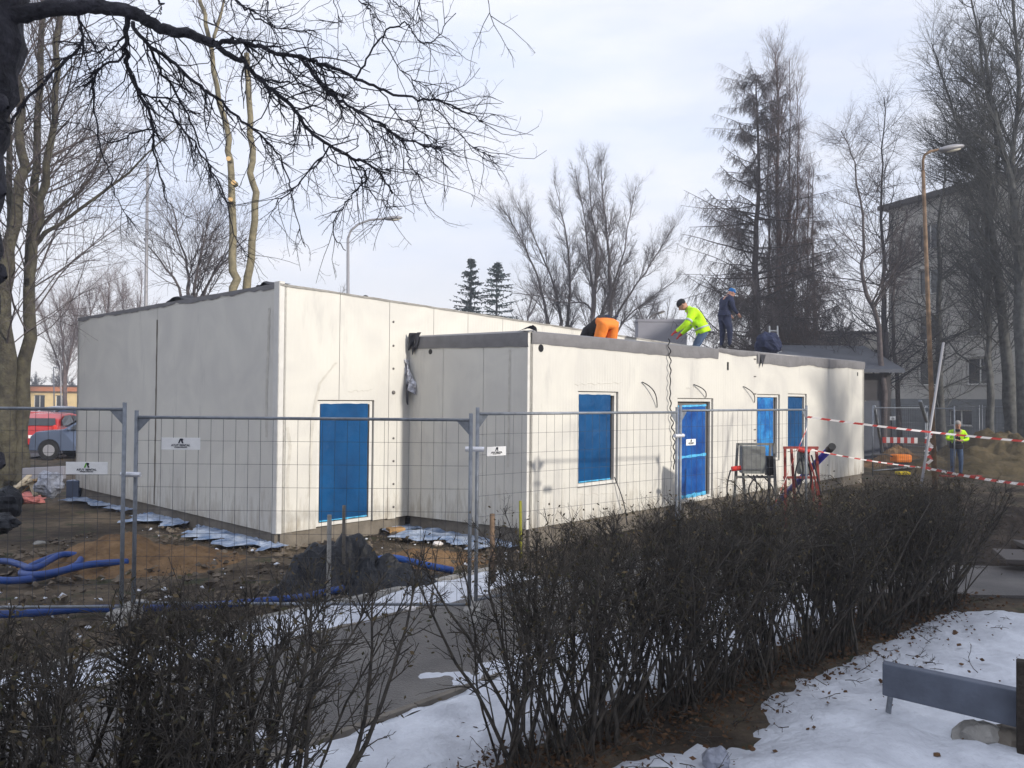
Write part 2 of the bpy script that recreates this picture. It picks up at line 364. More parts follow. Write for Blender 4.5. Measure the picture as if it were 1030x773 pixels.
def stem_pts(px, Y0, rng, spread=1.0, sub=3):
    """pixel polyline [(x,y),...] -> world points at depth Y0 wandering a little in depth"""
    dY = rng.uniform(-1, 1) * spread; out = []
    for i, (x, y) in enumerate(px): out.append(at(x, y, Y0 + dY * i / max(1, len(px) - 1)))
    res = []
    for i in range(len(out) - 1):                       # smooth subdivision
        p0 = out[max(i - 1, 0)]; p1 = out[i]; p2 = out[i + 1]; p3 = out[min(i + 2, len(out) - 1)]
        for s in range(sub):
            t = s / sub
            res.append(0.5 * ((2 * p1) + (p2 - p0) * t + (2 * p0 - 5 * p1 + 4 * p2 - p3) * t * t + (3 * p1 - p0 - 3 * p2 + p3) * t ** 3))
    res.append(out[-1])
    if Y0 > 15: res = [p + Vector((rng.gauss(0, .035), rng.gauss(0, .035), 0)) if 0 < i < len(res) - 1 else p for i, p in enumerate(res)]
    return res

def stem_tree(name, label, stems, Y, material, par, seed, group=None, n=4, trunk_n=8, spread=1.0, sprout=None, kindcat='tree', base=None, twigmat=None, len_fn=None):
    """stems: list of (pixel polyline, r_base, r_tip, n_branches, f0, branch_len)"""
    rng = random.Random(seed)
    b = base or gnd(stems[0][0][0][0], 420, 0)
    fp = stem_pts(stems[0][0], Y, random.Random(1), 0)[0]
    t = thing(name, label, kindcat, (fp.x, fp.y, 0), group)
    tk = Twigs(); br = Twigs()
    for (px, r0, r1, nb, f0, bl) in stems:
        pts = stem_pts(px, Y, rng, spread); m = len(pts)
        if px[0][1] > 300 and pts[0].z > 0.05:            # carry stem down to the ground
            pts = [Vector((pts[0].x, pts[0].y, -0.1))] + pts; m += 1
            rad = [r0 * 1.15] + [r0 + (r1 - r0) * i / (m - 2) for i in range(m - 1)]
        else: rad = [r0 + (r1 - r0) * i / (m - 1) for i in range(m)]
        rad = [r1 + (r_ - r1) * (1 - i / (m - 1)) ** .6 for i, r_ in enumerate(rad)]
        tk.line([tuple(p) for p in pts], rad)
        for _ in range(nb):
            f = rng.uniform(f0, 0.99) * (m - 1); i = min(int(f), m - 2); q = pts[i].lerp(pts[i + 1], f - i); d = (pts[i + 1] - pts[i]).normalized()
            p1 = par[0]; an = p1['ang'] * rng.uniform(0.75, 1.25); s = perp(rng, d)
            if p1.get('flat'): s.y *= 0.6; s.z *= 0.3; s.normalize()
            D = d * math.cos(an) + s * math.sin(an)
            rel = (f / (m - 1) - f0) / (1 - f0)
            lf = len_fn(rel) if len_fn else (1.1 - 0.55 * rel)
            grow(br, rng, q, D, bl * rng.uniform(0.65, 1.15) * lf, min(rad[i] * rng.uniform(0.3, 0.5), par[0].get('r', .05) * rng.uniform(.55, 1.1)), 0, par)
    tk.build('trunk', material, t, n=trunk_n); 
    if br.P: br.build('crown', twigmat or material, t, n=n)
    return t

# ================================================================== SETTING
def q_of(P): return P.x * V.x + P.y * V.y          # distance across the hedge/path strips
def smooth(a, b, x): t = max(0, min(1, (x - a) / (b - a))); return t * t * (3 - 2 * t)
def ground():
    m = bpy.data.materials.new('ground_soil'); m.use_nodes = True; t = m.node_tree; b = t.nodes['Principled BSDF']; nn = t.nodes.new; ln = t.links.new
    b.inputs['Roughness'].default_value = 0.95; b.inputs['Specular IOR Level'].default_value = 0.15
    tcn = nn('ShaderNodeTexCoord')
    def ns(sc, det, ro=0.6):
        n = nn('ShaderNodeTexNoise'); n.inputs['Scale'].default_value = sc; n.inputs['Detail'].default_value = det; n.inputs['Roughness'].default_value = ro; ln(tcn.outputs['Object'], n.inputs['Vector']); return n
    def rp(n, p0, c0, p1, c1):
        r = nn('ShaderNodeValToRGB'); r.color_ramp.elements[0].position = p0; r.color_ramp.elements[0].color = (*c0, 1); r.color_ramp.elements[1].position = p1; r.color_ramp.elements[1].color = (*c1, 1); ln(n.outputs[0], r.inputs[0]); return r
    a = rp(ns(0.55, 8), 0.40, (0.062, 0.050, 0.040), 0.62, (0.17, 0.135, 0.098))
    c = rp(ns(7, 8, 0.7), 0.35, (0.55, 0.55, 0.55), 0.7, (1.25, 1.22, 1.15))
    mx = nn('ShaderNodeMix'); mx.data_type = 'RGBA'; mx.blend_type = 'MULTIPLY'; mx.inputs[0].default_value = 1; ln(a.outputs[0], mx.inputs[6]); ln(c.outputs[0], mx.inputs[7])
    g = rp(ns(1.7, 6), 0.56, (0, 0, 0), 0.64, (1, 1, 1)); mx2 = nn('ShaderNodeMix'); mx2.data_type = 'RGBA'; ln(g.outputs[0], mx2.inputs[0]); ln(mx.outputs[2], mx2.inputs[6]); mx2.inputs[7].default_value = (0.055, 0.058, 0.034, 1)
    ln(mx2.outputs[2], b.inputs['Base Color'])
    bp = nn('ShaderNodeBump'); bp.inputs['Strength'].default_value = 0.9; bp.inputs['Distance'].default_value = 0.06; ln(ns(5, 10, 0.7).outputs[0], bp.inputs['Height']); ln(bp.outputs[0], b.inputs['Normal'])
    MT['soil'] = m
    mb = MB(); n = 190
    def f(a, b):
        x = math.sinh((a - 0.5) * 11) / math.sinh(5.5) * 1500; y = math.sinh((b - 0.5) * 11) / math.sinh(5.5) * 1500 + 8
        r = math.hypot(x, y - 8); z = -0.015 + (0.035 * fbm(x * 0.8, y * 0.8) - 0.02) * (1 - smooth(60, 200, r))
        P = Vector((x, y, 0)); q = q_of(P)
        if q < 7.0 and r < 60: z = min(z, -0.01)
        return (x, y, z)
    mb.grid(f, n, n); setp(mb.build('ground', 'soil', smooth=True), kind='structure')
ground()

MT['asphalt'] = mat('asphalt', (0.075, 0.070, 0.070), 0.42, col2=(0.155, 0.145, 0.135), scale=1.1, bump=0.5, bscale=60, det=9, spec=0.4)
MT['lotasphalt'] = mat('parking_asphalt', (0.10, 0.10, 0.10), 0.85, 0.15, 1)
def P2(p, q, z=0): return U * p + V * q + Vector((0, 0, z))
mb = MB(); mb.grid(lambda a, b: P2(-12 + 22 * a, 4.62 + 2.0 * b, 0.012 + 0.004 * nz3(a * 40, b * 2)), 120, 8)
setp(mb.build('asphalt_path', 'asphalt', smooth=True), kind='structure')
mb = MB(); mb.obox((3.2, 9.75, -.2), (40, -2, 0), (0, 1.75, 0), (0, 0, .212))
setp(mb.build('asphalt_side_path', 'asphalt'), kind='structure')
mb = MB(); mb.obox((-60, 25, 0.02), (43, 0, 0), (0, 50, 0), (0, 0, 0.01)); setp(mb.build('parking_lot', 'lotasphalt'), kind='structure')
# kerbs
mb = MB()
for i in range(18):
    p = -10 + i * 1.0
    mb.obox(P2(p + 0.006, 7.38 + 0.012 * nz3(i * 1.7, 3), -0.1), U * 0.988, V * 0.09, (0, 0, 0.155 + 0.012 * nz3(i * 3.3, 1)))
setp(mb.build('kerb', 'concrete', bevel=0.008), kind='structure')
mb = MB()
for i in range(18):
    p = -10 + i * 1.0
    mb.obox(P2(p + 0.006, 6.62, -0.1), U * 0.988, V * 0.06, (0, 0, 0.125))
    mb.obox(P2(p + 0.006, 4.56, -0.1), U * 0.988, V * 0.06, (0, 0, 0.120))
setp(mb.build('path_edging', 'plinth', bevel=0.006), kind='structure')

# snow: a sheet with real thickness that melts away (dips under the ground) along ragged edges
def snow(name, p0, p1, q0, q1, n, m, mask, th=0.07):
    mb = MB(); pts = []
    idx = {}
    def val(i, j):
        p = p0 + (p1 - p0) * i / n; q = q0 + (q1 - q0) * j / m; P = P2(p, q); k = mask(P, p, q)
        k += 0.36 * fbm(P.x * 1.1, P.y * 1.1, 5, 5) + 0.20 * fbm(P.x * 5, P.y * 5, 2, 4)
        z = th * max(-1, min(1, k * 2.5)) + (0.040 * nz3(P.x * 2.6, P.y * 2.6, 9) + 0.016 * nz3(P.x * 9, P.y * 9, 4) - .05 * smooth(.25, .6, nz3(P.x * 2.1, P.y * 2.1, 31))) * smooth(0, 0.5, k)
        return (P.x, P.y, z), z
    g = [[val(i, j) for j in range(m + 1)] for i in range(n + 1)]
    for i in range(n):
        for j in range(m):
            q4 = [(i, j), (i + 1, j), (i + 1, j + 1), (i, j + 1)]
            if max(g[a][b][1] for a, b in q4) < -0.03: continue
            fc = []
            for ab in q4:
                if ab not in idx: idx[ab] = len(mb.v); mb.v.append(g[ab[0]][ab[1]][0])
                fc.append(idx[ab])
            mb.f.append(tuple(fc)); mb.m.append(0)
    return setp(mb.build(name, 'snow', smooth=True), kind='structure')
def hq(P):                               # signed distance from the hedge line, + towards the building
    a = Vector((-0.09, 4.93, 0)); d = Vector((4.99, 4.62, 0)).normalized(); n = Vector((-d.y, d.x, 0)); return (P - a).dot(n)
def m_front(P, p, q):                    # lawn in front of the hedge
    h = hq(P); v = 0.27 - 0.35 * smooth(9.0, 9.7, P.y + 0.05 * P.x) * 3 - .35 * max(0, nz3(P.x * .9, P.y * .9, 17)) * 2 * smooth(-3.2, -.8, h)
    return v * smooth(-0.05, -0.45, h) - .75 * smooth(-0.62, -0.05, h) - .18 * smooth(-1.5, -.6, h)
snow('snow_lawn', -3.5, 22, -12, 3.6, 260, 170, m_front)
def m_back(P, p, q):                     # strip between hedge and path
    h = hq(P); return 0.38 * smooth(0.15, 0.5, h) - 1.6 * smooth(9.0, 10.5, p) - 0.9 * smooth(0.35, 0.0, h) - 1.3 * smooth(4.40, 4.62, q)
snow('snow_strip', -6, 16, 2.6, 4.7, 300, 40, m_back, 0.06)
def m_path(P, p, q): return -.20 - .5 * smooth(6.2, 6.55, q) + .25 * smooth(5.2, 4.7, q) - 1.6 * smooth(7.0, 9.0, p)
snow('snow_patches', -5, 10, 4.5, 6.7, 260, 50, m_path, 0.05)
def m_far(P, p, q): return 0.26 - 1.2 * smooth(7.25, 7.5, q) - 0.7 * smooth(6.75, 6.4, q) - 1.6*smooth(7.5, 9.5, p)
snow('snow_verge', -8, 16, 5.7, 7.8, 260, 40, m_far, 0.075)

# ================================================================== BUILDING
A = Vector((0.2372, 12.2676, 0)); B = A + U * 14.48; C = Vector((-3.5276, 12.229, 0)); D = C + V * 8.1
I = A + V * 2.755
def zpx(px, py, P): return at(px, py, P.y).z
S_I = (I - C).dot(U)                      # where the annex meets the main block
E_ = C + U * 16.5
ht_main = 0
bld = thing('modular_building', 'white flat roofed modular building with blue filmed windows and grey membrane roof edge', 'building', (C.x, C.y, 0))
zb = {'A': zpx(528, 532.7, A), 'B': zpx(869.5, 476.4, B), 'C': zpx(277, 537.4, C), 'D': zpx(75.4, 489.6, D), 'I': zpx(409, 518.8, I)}
ztop = {'A': zpx(533, 331.5, A), 'B': zpx(869, 363, B), 'C': zpx(283.5, 286, C), 'D': zpx(79.4, 321, D), 'I': zpx(412, 338, I)}
def line_u(px, py, P, d): return (onwall(px, py, P, d) - P).dot(d)

def wall(P, d, n, Ln, zb0, zb1, zt0, zt1, openings=(), seams=(), th=0.12, parent=bld, gap=0.009, name='wall', mt='panel'):
    """vertical sandwich panels; d along, n outward; real gaps at the seams over a dark core"""
    mb = MB(); f = lambda a, b, u: a + (b - a) * u / Ln
    cuts = sorted(set([0, Ln] + list(seams) + [x for o in openings for x in o[:2]]))
    for a, b in zip(cuts[:-1], cuts[1:]):
        if b - a < 1e-4: continue
        a2 = a + (gap / 2 if a in seams else 0); b2 = b - (gap / 2 if b in seams else 0)
        mid = (a + b) / 2; spans = []; ops = sorted([o for o in openings if o[0] < mid < o[1]], key=lambda o: o[2])
        lo = None
        cur = ('b',)
        prev = None
        for o in ops + [None]:
            z0 = prev[3] if prev else None; z1 = o[2] if o else None
            bl = [f(zb0, zb1, x) if z0 is None else z0 for x in (a2, b2)]; tp = [f(zt0, zt1, x) if z1 is None else z1 for x in (a2, b2)]
            if tp[0] - bl[0] > 0.02:
                pa, pb = P + d * a2, P + d * b2; k = -n * th
                def z_(p, z): return Vector((p.x, p.y, z))
                mb.hexa([z_(pa, bl[0]), z_(pb, bl[1]), z_(pb + k, bl[1]), z_(pa + k, bl[0]), z_(pa, tp[0]), z_(pb, tp[1]), z_(pb + k, tp[1]), z_(pa + k, tp[0])])
            prev = o
    o = mb.build(name, mt, parent)
    return o
def plinth(P, d, n, Ln, zb0, zb1):
    mb = MB(); a = P - n * 0.06; b = a + d * Ln; k = -n * 0.2; z = -0.1
    mb.hexa([Vector((a.x, a.y, z)), Vector((b.x, b.y, z)), Vector((b.x, b.y, z)) + k, Vector((a.x, a.y, z)) + k,
             Vector((a.x, a.y, zb0 - .002)), Vector((b.x, b.y, zb1 - .002)), Vector((b.x, b.y, zb1 - .002)) + k, Vector((a.x, a.y, zb0 - .002)) + k])
    mb.build('plinth', 'plinth', bld)
def rect(P, d, x0, yt, yb, x1):           # opening from photo columns/rows (rows read at the left edge)
    a = onwall(x0, yt, P, d); b = onwall(x0, yb, P, d); c = onwall(x1, yt, P, d)
    return (a - P).dot(d), (c - P).dot(d), b.z, a.z

def opening_set(P, d, n, r, kind, film, band=None, thick=0.055, fm='film'):
    """frame, film-covered pane and reveal in an opening r=(u0,u1,z0,z1)"""
    u0, u1, z0, z1 = r; W = lambda u, z, o=0: Vector((P.x, P.y, 0)) + d * u + n * o + Vector((0, 0, z))
    g = 0.014; fo = -0.035
    mb = MB()
    a0, a1, b0, b1 = u0 + g, u1 - g, z0 + (0 if kind == 'door' else g), z1 - g
    fw = thick
    mb.obox(W(a0, b0, fo - .06), d * fw, n * .06, (0, 0, b1 - b0)); mb.obox(W(a1 - fw, b0, fo - .06), d * fw, n * .06, (0, 0, b1 - b0))
    mb.obox(W(a0 + fw, b1 - fw, fo - .06), d * (a1 - a0 - 2 * fw), n * .06, (0, 0, fw)); mb.obox(W(a0 + fw, b0, fo - .06), d * (a1 - a0 - 2 * fw), n * .06, (0, 0, fw))
    fr_name = kind
    fr = mb.build(kind, 'white', bld, bevel=0.004)
    mb = MB(); mb.obox(W(u0, z0, -.125), d * (u1 - u0), n * .01, (0, 0, z1 - z0)); mb.build('reveal', 'reveal', fr)
    # film, slightly wavy, ragged edges over the frame
    rg = random.Random(int(u0 * 1000)); c0, c1, e0, e1 = film
    mb = MB(); nu, nv = 14, 40
    def ff(s, t):
        ed = 0.008
        uu = c0 + (c1 - c0) * s + (ed * nz3(t * 14, s * 3, u0) if s in (0, 1) else 0); zz = e0 + (e1 - e0) * t + (ed * 1.4 * nz3(s * 9, t, u0 + 4) if t in (0, 1) else 0)
        return W(uu, zz, fo + .006 + 0.006 * nz3(s * 3, t * 4, u0) + .003 * nz3(s * 9, t * 13, u0))
    mb.grid(ff, nu, nv); mb.build('film_sheet', fm, fr, smooth=True)
    # pale crinkled film border
    mb = MB()
    for (s0, s1, t0, t1) in ((0, 1, -0.012, 0.006), (-0.02, 0.012, 0, 1)):
        pass
    if band:
        for (bz, bh) in band:
            mb = MB(); mb.grid(lambda s, t: W(c0 + (c1 - c0 + .02) * s, e0 + (e1 - e0) * bz + bh * (t - .5) * (0.7 + .5 * nz3(s * 6, bz * 9)) + 0.02 * s, fo + .014 + .006 * nz3(s * 9, t * 3)), 14, 3); mb.build('film_tape', 'filmp', fr, smooth=True)
    else:
        mb.grid(lambda s, t: W(c0 + (c1 - c0) * s, e0 + 0.02 * (t - .8) * (1 + nz3(s * 8, 2)), fo + .012), 14, 2); mb.build('film_tape', 'filmp', fr, smooth=True)
    return fr

# --- sunlit face of the taller main block
d1 = rect(C, U, 319.5, 402.5, 527, 376.5); d1 = (d1[0], d1[1], zb['C'] + .02, d1[3])
z_far = ztop['C']
zt_l = onwall(460, 313, C, U); zt_slope = (zt_l.z - ztop['C']) / (zt_l - C).dot(U)
seam1 = [line_u(x, 400, C, U) for x in (341, 391, 435.5, 470, 505)]
wall(C, U, UN, S_I, zb['C'], zb['I'], ztop['C'], ztop['C'] + zt_slope * S_I, [d1], [s for s in seam1 if s < S_I - .05])
IC = C + U * S_I
wall(IC, U, UN, 16.5 - S_I, zb['I'] + 2.4, zb['I'] + 2.4, ztop['C'] + zt_slope * S_I, ztop['C'] + zt_slope * 16.5, [], [s - S_I for s in seam1 if s > S_I + .05] + [x for x in (5.1, 6.6, 8.2, 9.8, 11.4)])
opening_set(C, U, UN, d1, 'door', (line_u(323.6, 400, C, U), line_u(371.3, 400, C, U), d1[2] + .09, onwall(323.6, 406.3, C, U).z))
plinth(C, U, UN, S_I, zb['C'], zb['I'])
# --- shaded end of the main block
sm = line_u(157, 400, C, V)
wall(C, V, -U, 8.1, zb['C'], zb['D'], ztop['C'], ztop['D'] , [], [sm]); plinth(C, V, -U, 8.1, zb['C'], zb['D'])
# far walls, cheap but solid
wall(D, U, -UN, 16.5, .25, .25, ztop['D'], ztop['D'] - .1, [], []); wall(E_, V, U, 8.1, .25, .25, ztop['C'] + zt_slope * 16.5, ztop['D'] - .1)
# --- annex
ra1 = rect(A, U, 581.5, 393.5, 491.5, 622); ra2 = rect(A, U, 681.5, 400.5, 510, 717.5); ra3 = rect(A, U, 761.5, 396.5, 466, 784.5); ra4 = rect(A, U, 792.5, 396, 455, 811.5)
LA = 14.48
za = lambda u: zb['A'] + (zb['B'] - zb['A']) * u / LA
ra2 = (ra2[0], ra2[1], za(ra2[0]) + .03, ra2[3])
wall(A, U, UN, LA, zb['A'], zb['B'], ztop['A'] - .04, ztop['B'] - .04, [ra1, ra2, ra3, ra4], [line_u(853, 400, A, U), ra1[0] - .7, ra1[1] + .6, ra2[0]-.62, ra2[1] + 1.0, ra4[1] + .25][:1])
wall(A, V, -U, 2.755 - .002, zb['A'], zb['I'], ztop['A'] - .04, ztop['I'] - .04, [], [line_u(x, 400, A, V) for x in (445.5, 486)])
wall(B, V, U, 2.755, zb['B'], zb['B'], ztop['B'] - .04, ztop['B'] - .04)
plinth(A, U, UN, LA, zb['A'], zb['B']); plinth(A, V, -U, 2.755, zb['A'], zb['I'])
opening_set(A, U, UN, ra1, 'window', (line_u(583.8, 400, A, U), line_u(615.5, 400, A, U), onwall(583.8, 485, A, U).z, onwall(583.8, 396.8, A, U).z))
f2 = opening_set(A, U, UN, ra2, 'door', (line_u(683.2, 400, A, U), line_u(711, 400, A, U), ra2[2] + .08, onwall(683.2, 408, A, U).z), band=[(0.435, .07), (0.0, .10), (0.99, .05)], fm='filmr')
opening_set(A, U, UN, ra3, 'window', (line_u(763.2, 400, A, U), line_u(779, 400, A, U), onwall(763, 463, A, U).z, onwall(763, 400, A, U).z), fm='filml')
opening_set(A, U, UN, ra4, 'window', (line_u(794, 400, A, U), line_u(808, 400, A, U), onwall(794, 451, A, U).z, onwall(794, 400, A, U).z))
# corner trims
def zc(P, z): return Vector((P.x, P.y, z))
mb = MB()
mb.obox(zc(C - U * .012 + UN * .004, zb['C'] - .004), U * .09, -UN * .03, (0, 0, ztop['C'] - zb['C'] + .05)); mb.obox(zc(C - U * .004 + UN * .004, zb['C'] - .004), -U * .012, V * .14, (0, 0, ztop['C'] - zb['C'] + .05)); mb.build('corner_trim', 'white', bld)
mb = MB()
mb.obox(zc(A - U * .006 + UN * .004, zb['A'] - .004), U * .05, -UN * .02, (0, 0, ztop['A'] - zb['A'] - .05)); mb.build('corner_trim', 'white', bld)
mb = MB(); mb.obox(zc(A - U * .001 + V * .002, zb['A'] - .002), -U * .006, V * .14, (0, 0, ztop['A'] - zb['A'] - .06)); mb.build('corner_trim', 'panel', bld)
mb = MB(); ub = line_u(391, 400, C, U)
mb.obox(zc(C + U * ub + UN * .001, zb['C'] + .001), U * .17, UN * .006, (0, 0, ztop['C'] - zb['C'] - .06)); st = mb.build('joint_cover_strip', 'panel', bld)
for y in (324, 348, 371, 395, 441, 464, 487, 510):
    mb = MB(); p = onwall(395.3, y, C, U) + UN * .014; rr = .035 if y == 395 else .02; mb.ball(p, (rr, rr, rr), seg=8, rings=5); mb.build('anchor_bolt', 'reveal', st)
# roofs
def roofq(P, a, la, b, lb, z00, z10, z11, z01, th=.05, name='roof', mt='roof'):
    mb = MB(); q = [P, P + a * la, P + a * la + b * lb, P + b * lb]; z = [z00, z10, z11, z01]
    mb.hexa([zc(p, h - th) for p, h in zip(q, z)] + [zc(p, h) for p, h in zip(q, z)]); return mb.build(name, mt, bld)
zE = ztop['C'] + zt_slope * 16.5
roofq(C + U * .12 - UN * .12, U, 16.26, V, 7.86, ztop['C'] - .02, zE - .02, ztop['D'] - .12, ztop['D'] - .02)
roofq(A + U * .12 - UN * .12, U, LA - .24, V, 2.6, ztop['A'] - .06, ztop['B'] - .06, ztop['B'] - .06, ztop['I'] - .06, mt='membrane')
# thin dark, ragged capping on the main block
mb = MB()
def cap(P, d, n, Ln, z0, z1, h, mi=0, o=.012, rag=.03, seed=0, top=.015, w=.2, step=.08):
    k = int(Ln / step)
    def f(s, t):
        u = Ln * s; z = z0 + (z1 - z0) * s
        lo = z - h - rag * (nz3(u * 1.6, seed) + .6 * nz3(u * 6, seed + 5)); hi = z + top + .008 * nz3(u * 3, seed + 9)
        if t < .4: return zc(P + d * u + n * (o + .006 * nz3(u * 5, t * 7, seed)), lo)
        if t < .7: return zc(P + d * u + n * o, hi)
        return zc(P + d * u - n * w, hi + .004)
    mb.grid(f, k, 3, mi)
cap(C, U, UN, 16.5, ztop['C'], zE, .02, rag=.012, top=.012)
mb.build('roof_edge', 'concrete', bld, smooth=False)
mb = MB(); cap(C, V, -U, 8.1, ztop['C'], ztop['D'], .05, rag=.05, seed=3, top=.02); mb.build('roof_edge', 'membrane', bld)
# membrane bits standing up on the shaded edge
for x, y, w in ((95, 319, .45), (173, 301, .7), (262, 286.5, .5)):
    p = onwall(x, y, C, V); mb = MB(); s = x
    mb.grid(lambda a, b: p + V * (w * (a - .5)) + U * (.05 + .3 * b) + Vector((0, 0, -.03 + (.10 + .05 * nz3(a * 3, s)) * math.sin(PI * a) * (0.6 + .4 * b) + .03 * nz3(a * 5, b * 4, s))), 12, 6)
    mb.build('membrane_scrap', 'membdark', bld, smooth=True, solid=.01)
# rough vertical mastic strip at the module joint and scars near the corner
mb = MB(); w0 = lambda u, z, o: zc(C + V * u - U * o, z)
mb.grid(lambda a, b: w0(sm + .05 * (a - .5) + .02 * nz3(b * 11, a), zb['C'] + .05 + (ztop['C'] - .35 - zb['C']) * b, .004 + .003 * nz3(b * 30, a)), 2, 60); mb.build('mastic_joint', 'plinth', bld)
# annex membrane band
def band(P, d, n, Ln, z0, z1, parts, mt='membrane'):
    mb = MB()
    for (u0, u1, h0, h1, o) in parts:
        k = max(2, int((u1 - u0) / .12))
        def f(s, t):
            u = u0 + (u1 - u0) * s; z = z0 + (z1 - z0) * u / Ln; h = h0 + (h1 - h0) * s
            rp = .004 * nz3(u * 1.7, t * 2, 3)
            tt = [0, 0, .05, .5, .95, 1, 1][t_i(t)]
            if t < .99: return zc(P + d * u + n * (o + rp + .012 * math.sin(t * 3)), z - h * (1 - t) + (.060 * nz3(u * .8, 7) + .016 * nz3(u * 4, 2)) * (1 - t))
            return zc(P + d * u - n * .25, z + .01)
        def t_i(t): return min(6, int(t * 6))
        mb.grid(f, k, 6)
    return mb.build('roof_membrane_band', mt, bld, smooth=False)
uA = lambda x: line_u(x, 360, A, U)
band(A, U, UN, LA, ztop['A'], ztop['B'], [(uA(534), uA(722), .215, .27, .012), (uA(722), uA(763), .12, .13, .008), (uA(761), LA + .01, .30, .25, .014)])
band(A, V, -U, 2.755, ztop['A'], ztop['I'] + .01, [(-.02, 2.76, .27, .24, .014)])
mb = MB()   # folded flap at the corner and torn tongue
mb.grid(lambda a, b: zc(A - U * (.03 - .20 * a) + UN * .03 + V * (.22 * b * (1 - a)), ztop['A'] + .02 + .05 * math.sin(PI * a) - .05 * b + .02 * nz3(a * 4, b * 4)), 8, 6)
mb.build('membrane_flap', 'membdark', bld, smooth=True); mb = MB()
p = onwall(763, 352, A, U); mb.grid(lambda a, b: p + U * (.02 + .28 * a * (1 - b)) + UN * (.03 + .05 * b) + Vector((0, 0, -.10 - .30 * b)), 5, 6)
mb.build('membrane_flap', 'membdark', bld, smooth=True)
mb = MB(); pI = zc(A + V * 2.72, ztop['I'])     # membrane draped down the inner corner
mb.grid(lambda a, b: pI + UN * (.03 + .30 * (1 - a)) * 1.0 * (1 - .5 * b) - UN * 0 + U * (-.05 - .03 * math.sin(a * 9)) + V * (.02 * math.sin(b * 7)) + Vector((0, 0, .04 - (.30 + .22 * nz3(a * 4, 2)) * b)), 14, 8)
mb.build('membrane_drape', 'membdark', bld, smooth=True, solid=.008)
# crumpled silver foil hanging at the annex corner
mb = MB(); p = onwall(411, 360, A, V)
rg = random.Random(4)
def ffo(a, b):
    w = .04 + .30 * min(1, b * 1.4) ; x = (a - .5) * w + .07 * b
    return p - V * x - U * (.06 + .05 * math.sin(a * 14 + b * 5) + .03 * nz3(a * 6, b * 8)) + Vector((0, 0, -.02 - .52 * b + .05 * nz3(a * 5, b * 3, 2) - .10 * a * b))
mb.grid(ffo, 24, 24); fo_ = mb.build('foil_flap', 'foil', bld, smooth=False)
mb = MB(); mb.grid(lambda a, b: p - V * ((a - .5) * .26 + .0) - U * (.09 + .03 * math.sin(a * 9)) + Vector((0, 0, -.47 - .30 * b * (.7 + .5 * math.sin(a * 7 + 1)))), 16, 8); mb.build('foil_backing', 'membdark', fo_, smooth=True)
# vents
for x, y, w, h in ((544, 350.5, .11, .11),):
    p = onwall(x, y, A, U); mb = MB(); R = Matrix(((U.x, UN.x, 0), (U.y, UN.y, 0), (0, 0, 1)))
    mb.tube([p - UN * .01, p + UN * .006], .06, 16); mb.build('vent_hole', 'black', bld)
for x, y, h in ((732, 368.5, .17), (862.5, 376.5, .1)):
    p = onwall(x, y, A, U); mb = MB(); mb.obox(p - U * .035 - Vector((0, 0, h / 2)), U * .07, UN * .006, (0, 0, h)); mb.build('vent_slot', 'black', bld)
p = onwall(433, 354, A, V); mb = MB(); mb.tube([p + U * .01, p - U * .006], .045, 12); mb.build('vent_hole', 'black', bld)
# thin cables coming out of the wall
for a, b, c in (((645, 384.5), (655, 391), (660, 410)), ((697, 387), (706, 392), (709, 400)), ((747, 389), (755, 395), (758, 405)), ((617, 480), (622, 505), (630, 528))):
    q = [onwall(*k, A, U) for k in (a, b, c)]; mb = MB()
    pts = [q[0].lerp(q[1], t).lerp(q[1].lerp(q[2], t), t) + UN * (.02 + .07 * math.sin(PI * t)) for t in [i / 8 for i in range(9)]]
    mb.tube(pts, .010, 6); mb.build('wall_cable', 'cables', bld, smooth=True)
# dangling wavy cable
t0, t1 = onwall(669.5, 341, A, U), onwall(675.5, 472, A, U); mb = MB()
mb.tube([t0.lerp(t1, i / 90) + UN * (.06 + .01 * math.sin(i)) + U * (.028 * math.sin(i * .9) + .03 * math.sin(i * .11)) for i in range(91)], .011, 6)
setp(mb.build('hanging_cable', 'black', loc=t0, smooth=True), 'wavy black cable hanging from the annex roof edge beside the door', 'cable')
# small marks on the sunlit wall (anchors)
for x, y in ((759, 362), (759, 379.5), (759, 397), (759, 433), (759, 444), (870, 404)):
    mb = MB(); p = onwall(x, y, A, U); mb.obox(p - U * .04, U * .1, UN * .012, (0, 0, .025)); mb.build('wall_hook', 'reveal', bld)
# pencilled scratches above openings
rg = random.Random(8)
for (x0, x1, y) in ((578, 625, 387), (580, 618, 498), (350, 374, 394), (690, 700, 391)):
    Pw, = (A,) if x0 > 420 else (C,)
    pts = [onwall(x0 + (x1 - x0) * i / 14, y + rg.uniform(-1.2, 1.2) - (i * .12), Pw, U) + UN * .002 for i in range(15)]
    mb = MB(); mb.tube(pts, .003, 4); mb.build('pencil_mark', 'smear', bld)
# dirt smears on panels as thin dried mud
def smear(pts, w, Pw, d, n, mt='plinth'):
    q = [onwall(x, y, Pw, d) + n * .003 for x, y in pts]; mb = MB()
    mb.grid(lambda a, b: interp(q, b) + d * (w * (a - .5) * (1 + .8 * nz3(b * 20, a * 3))) + n * .001, 2, 40); mb.build('dried_mud_smear', mt, bld)
def interp(q, t):
    f = t * (len(q) - 1); i = min(int(f), len(q) - 2); return q[i].lerp(q[i + 1], f - i)
smear([(338, 365), (322, 385), (316, 410), (313, 440), (311, 500)], .05, C, U, UN, 'smear')
smear([(289, 430), (292, 450), (289, 480), (290, 525)], .05, C, U, UN, 'smear')
smear([(271, 310), (270, 345), (268, 400), (268, 440)], .06, C, V, -U, 'smear')
smear([(513, 352), (512, 400), (511, 470)], .04, A, V, -U, 'smear')

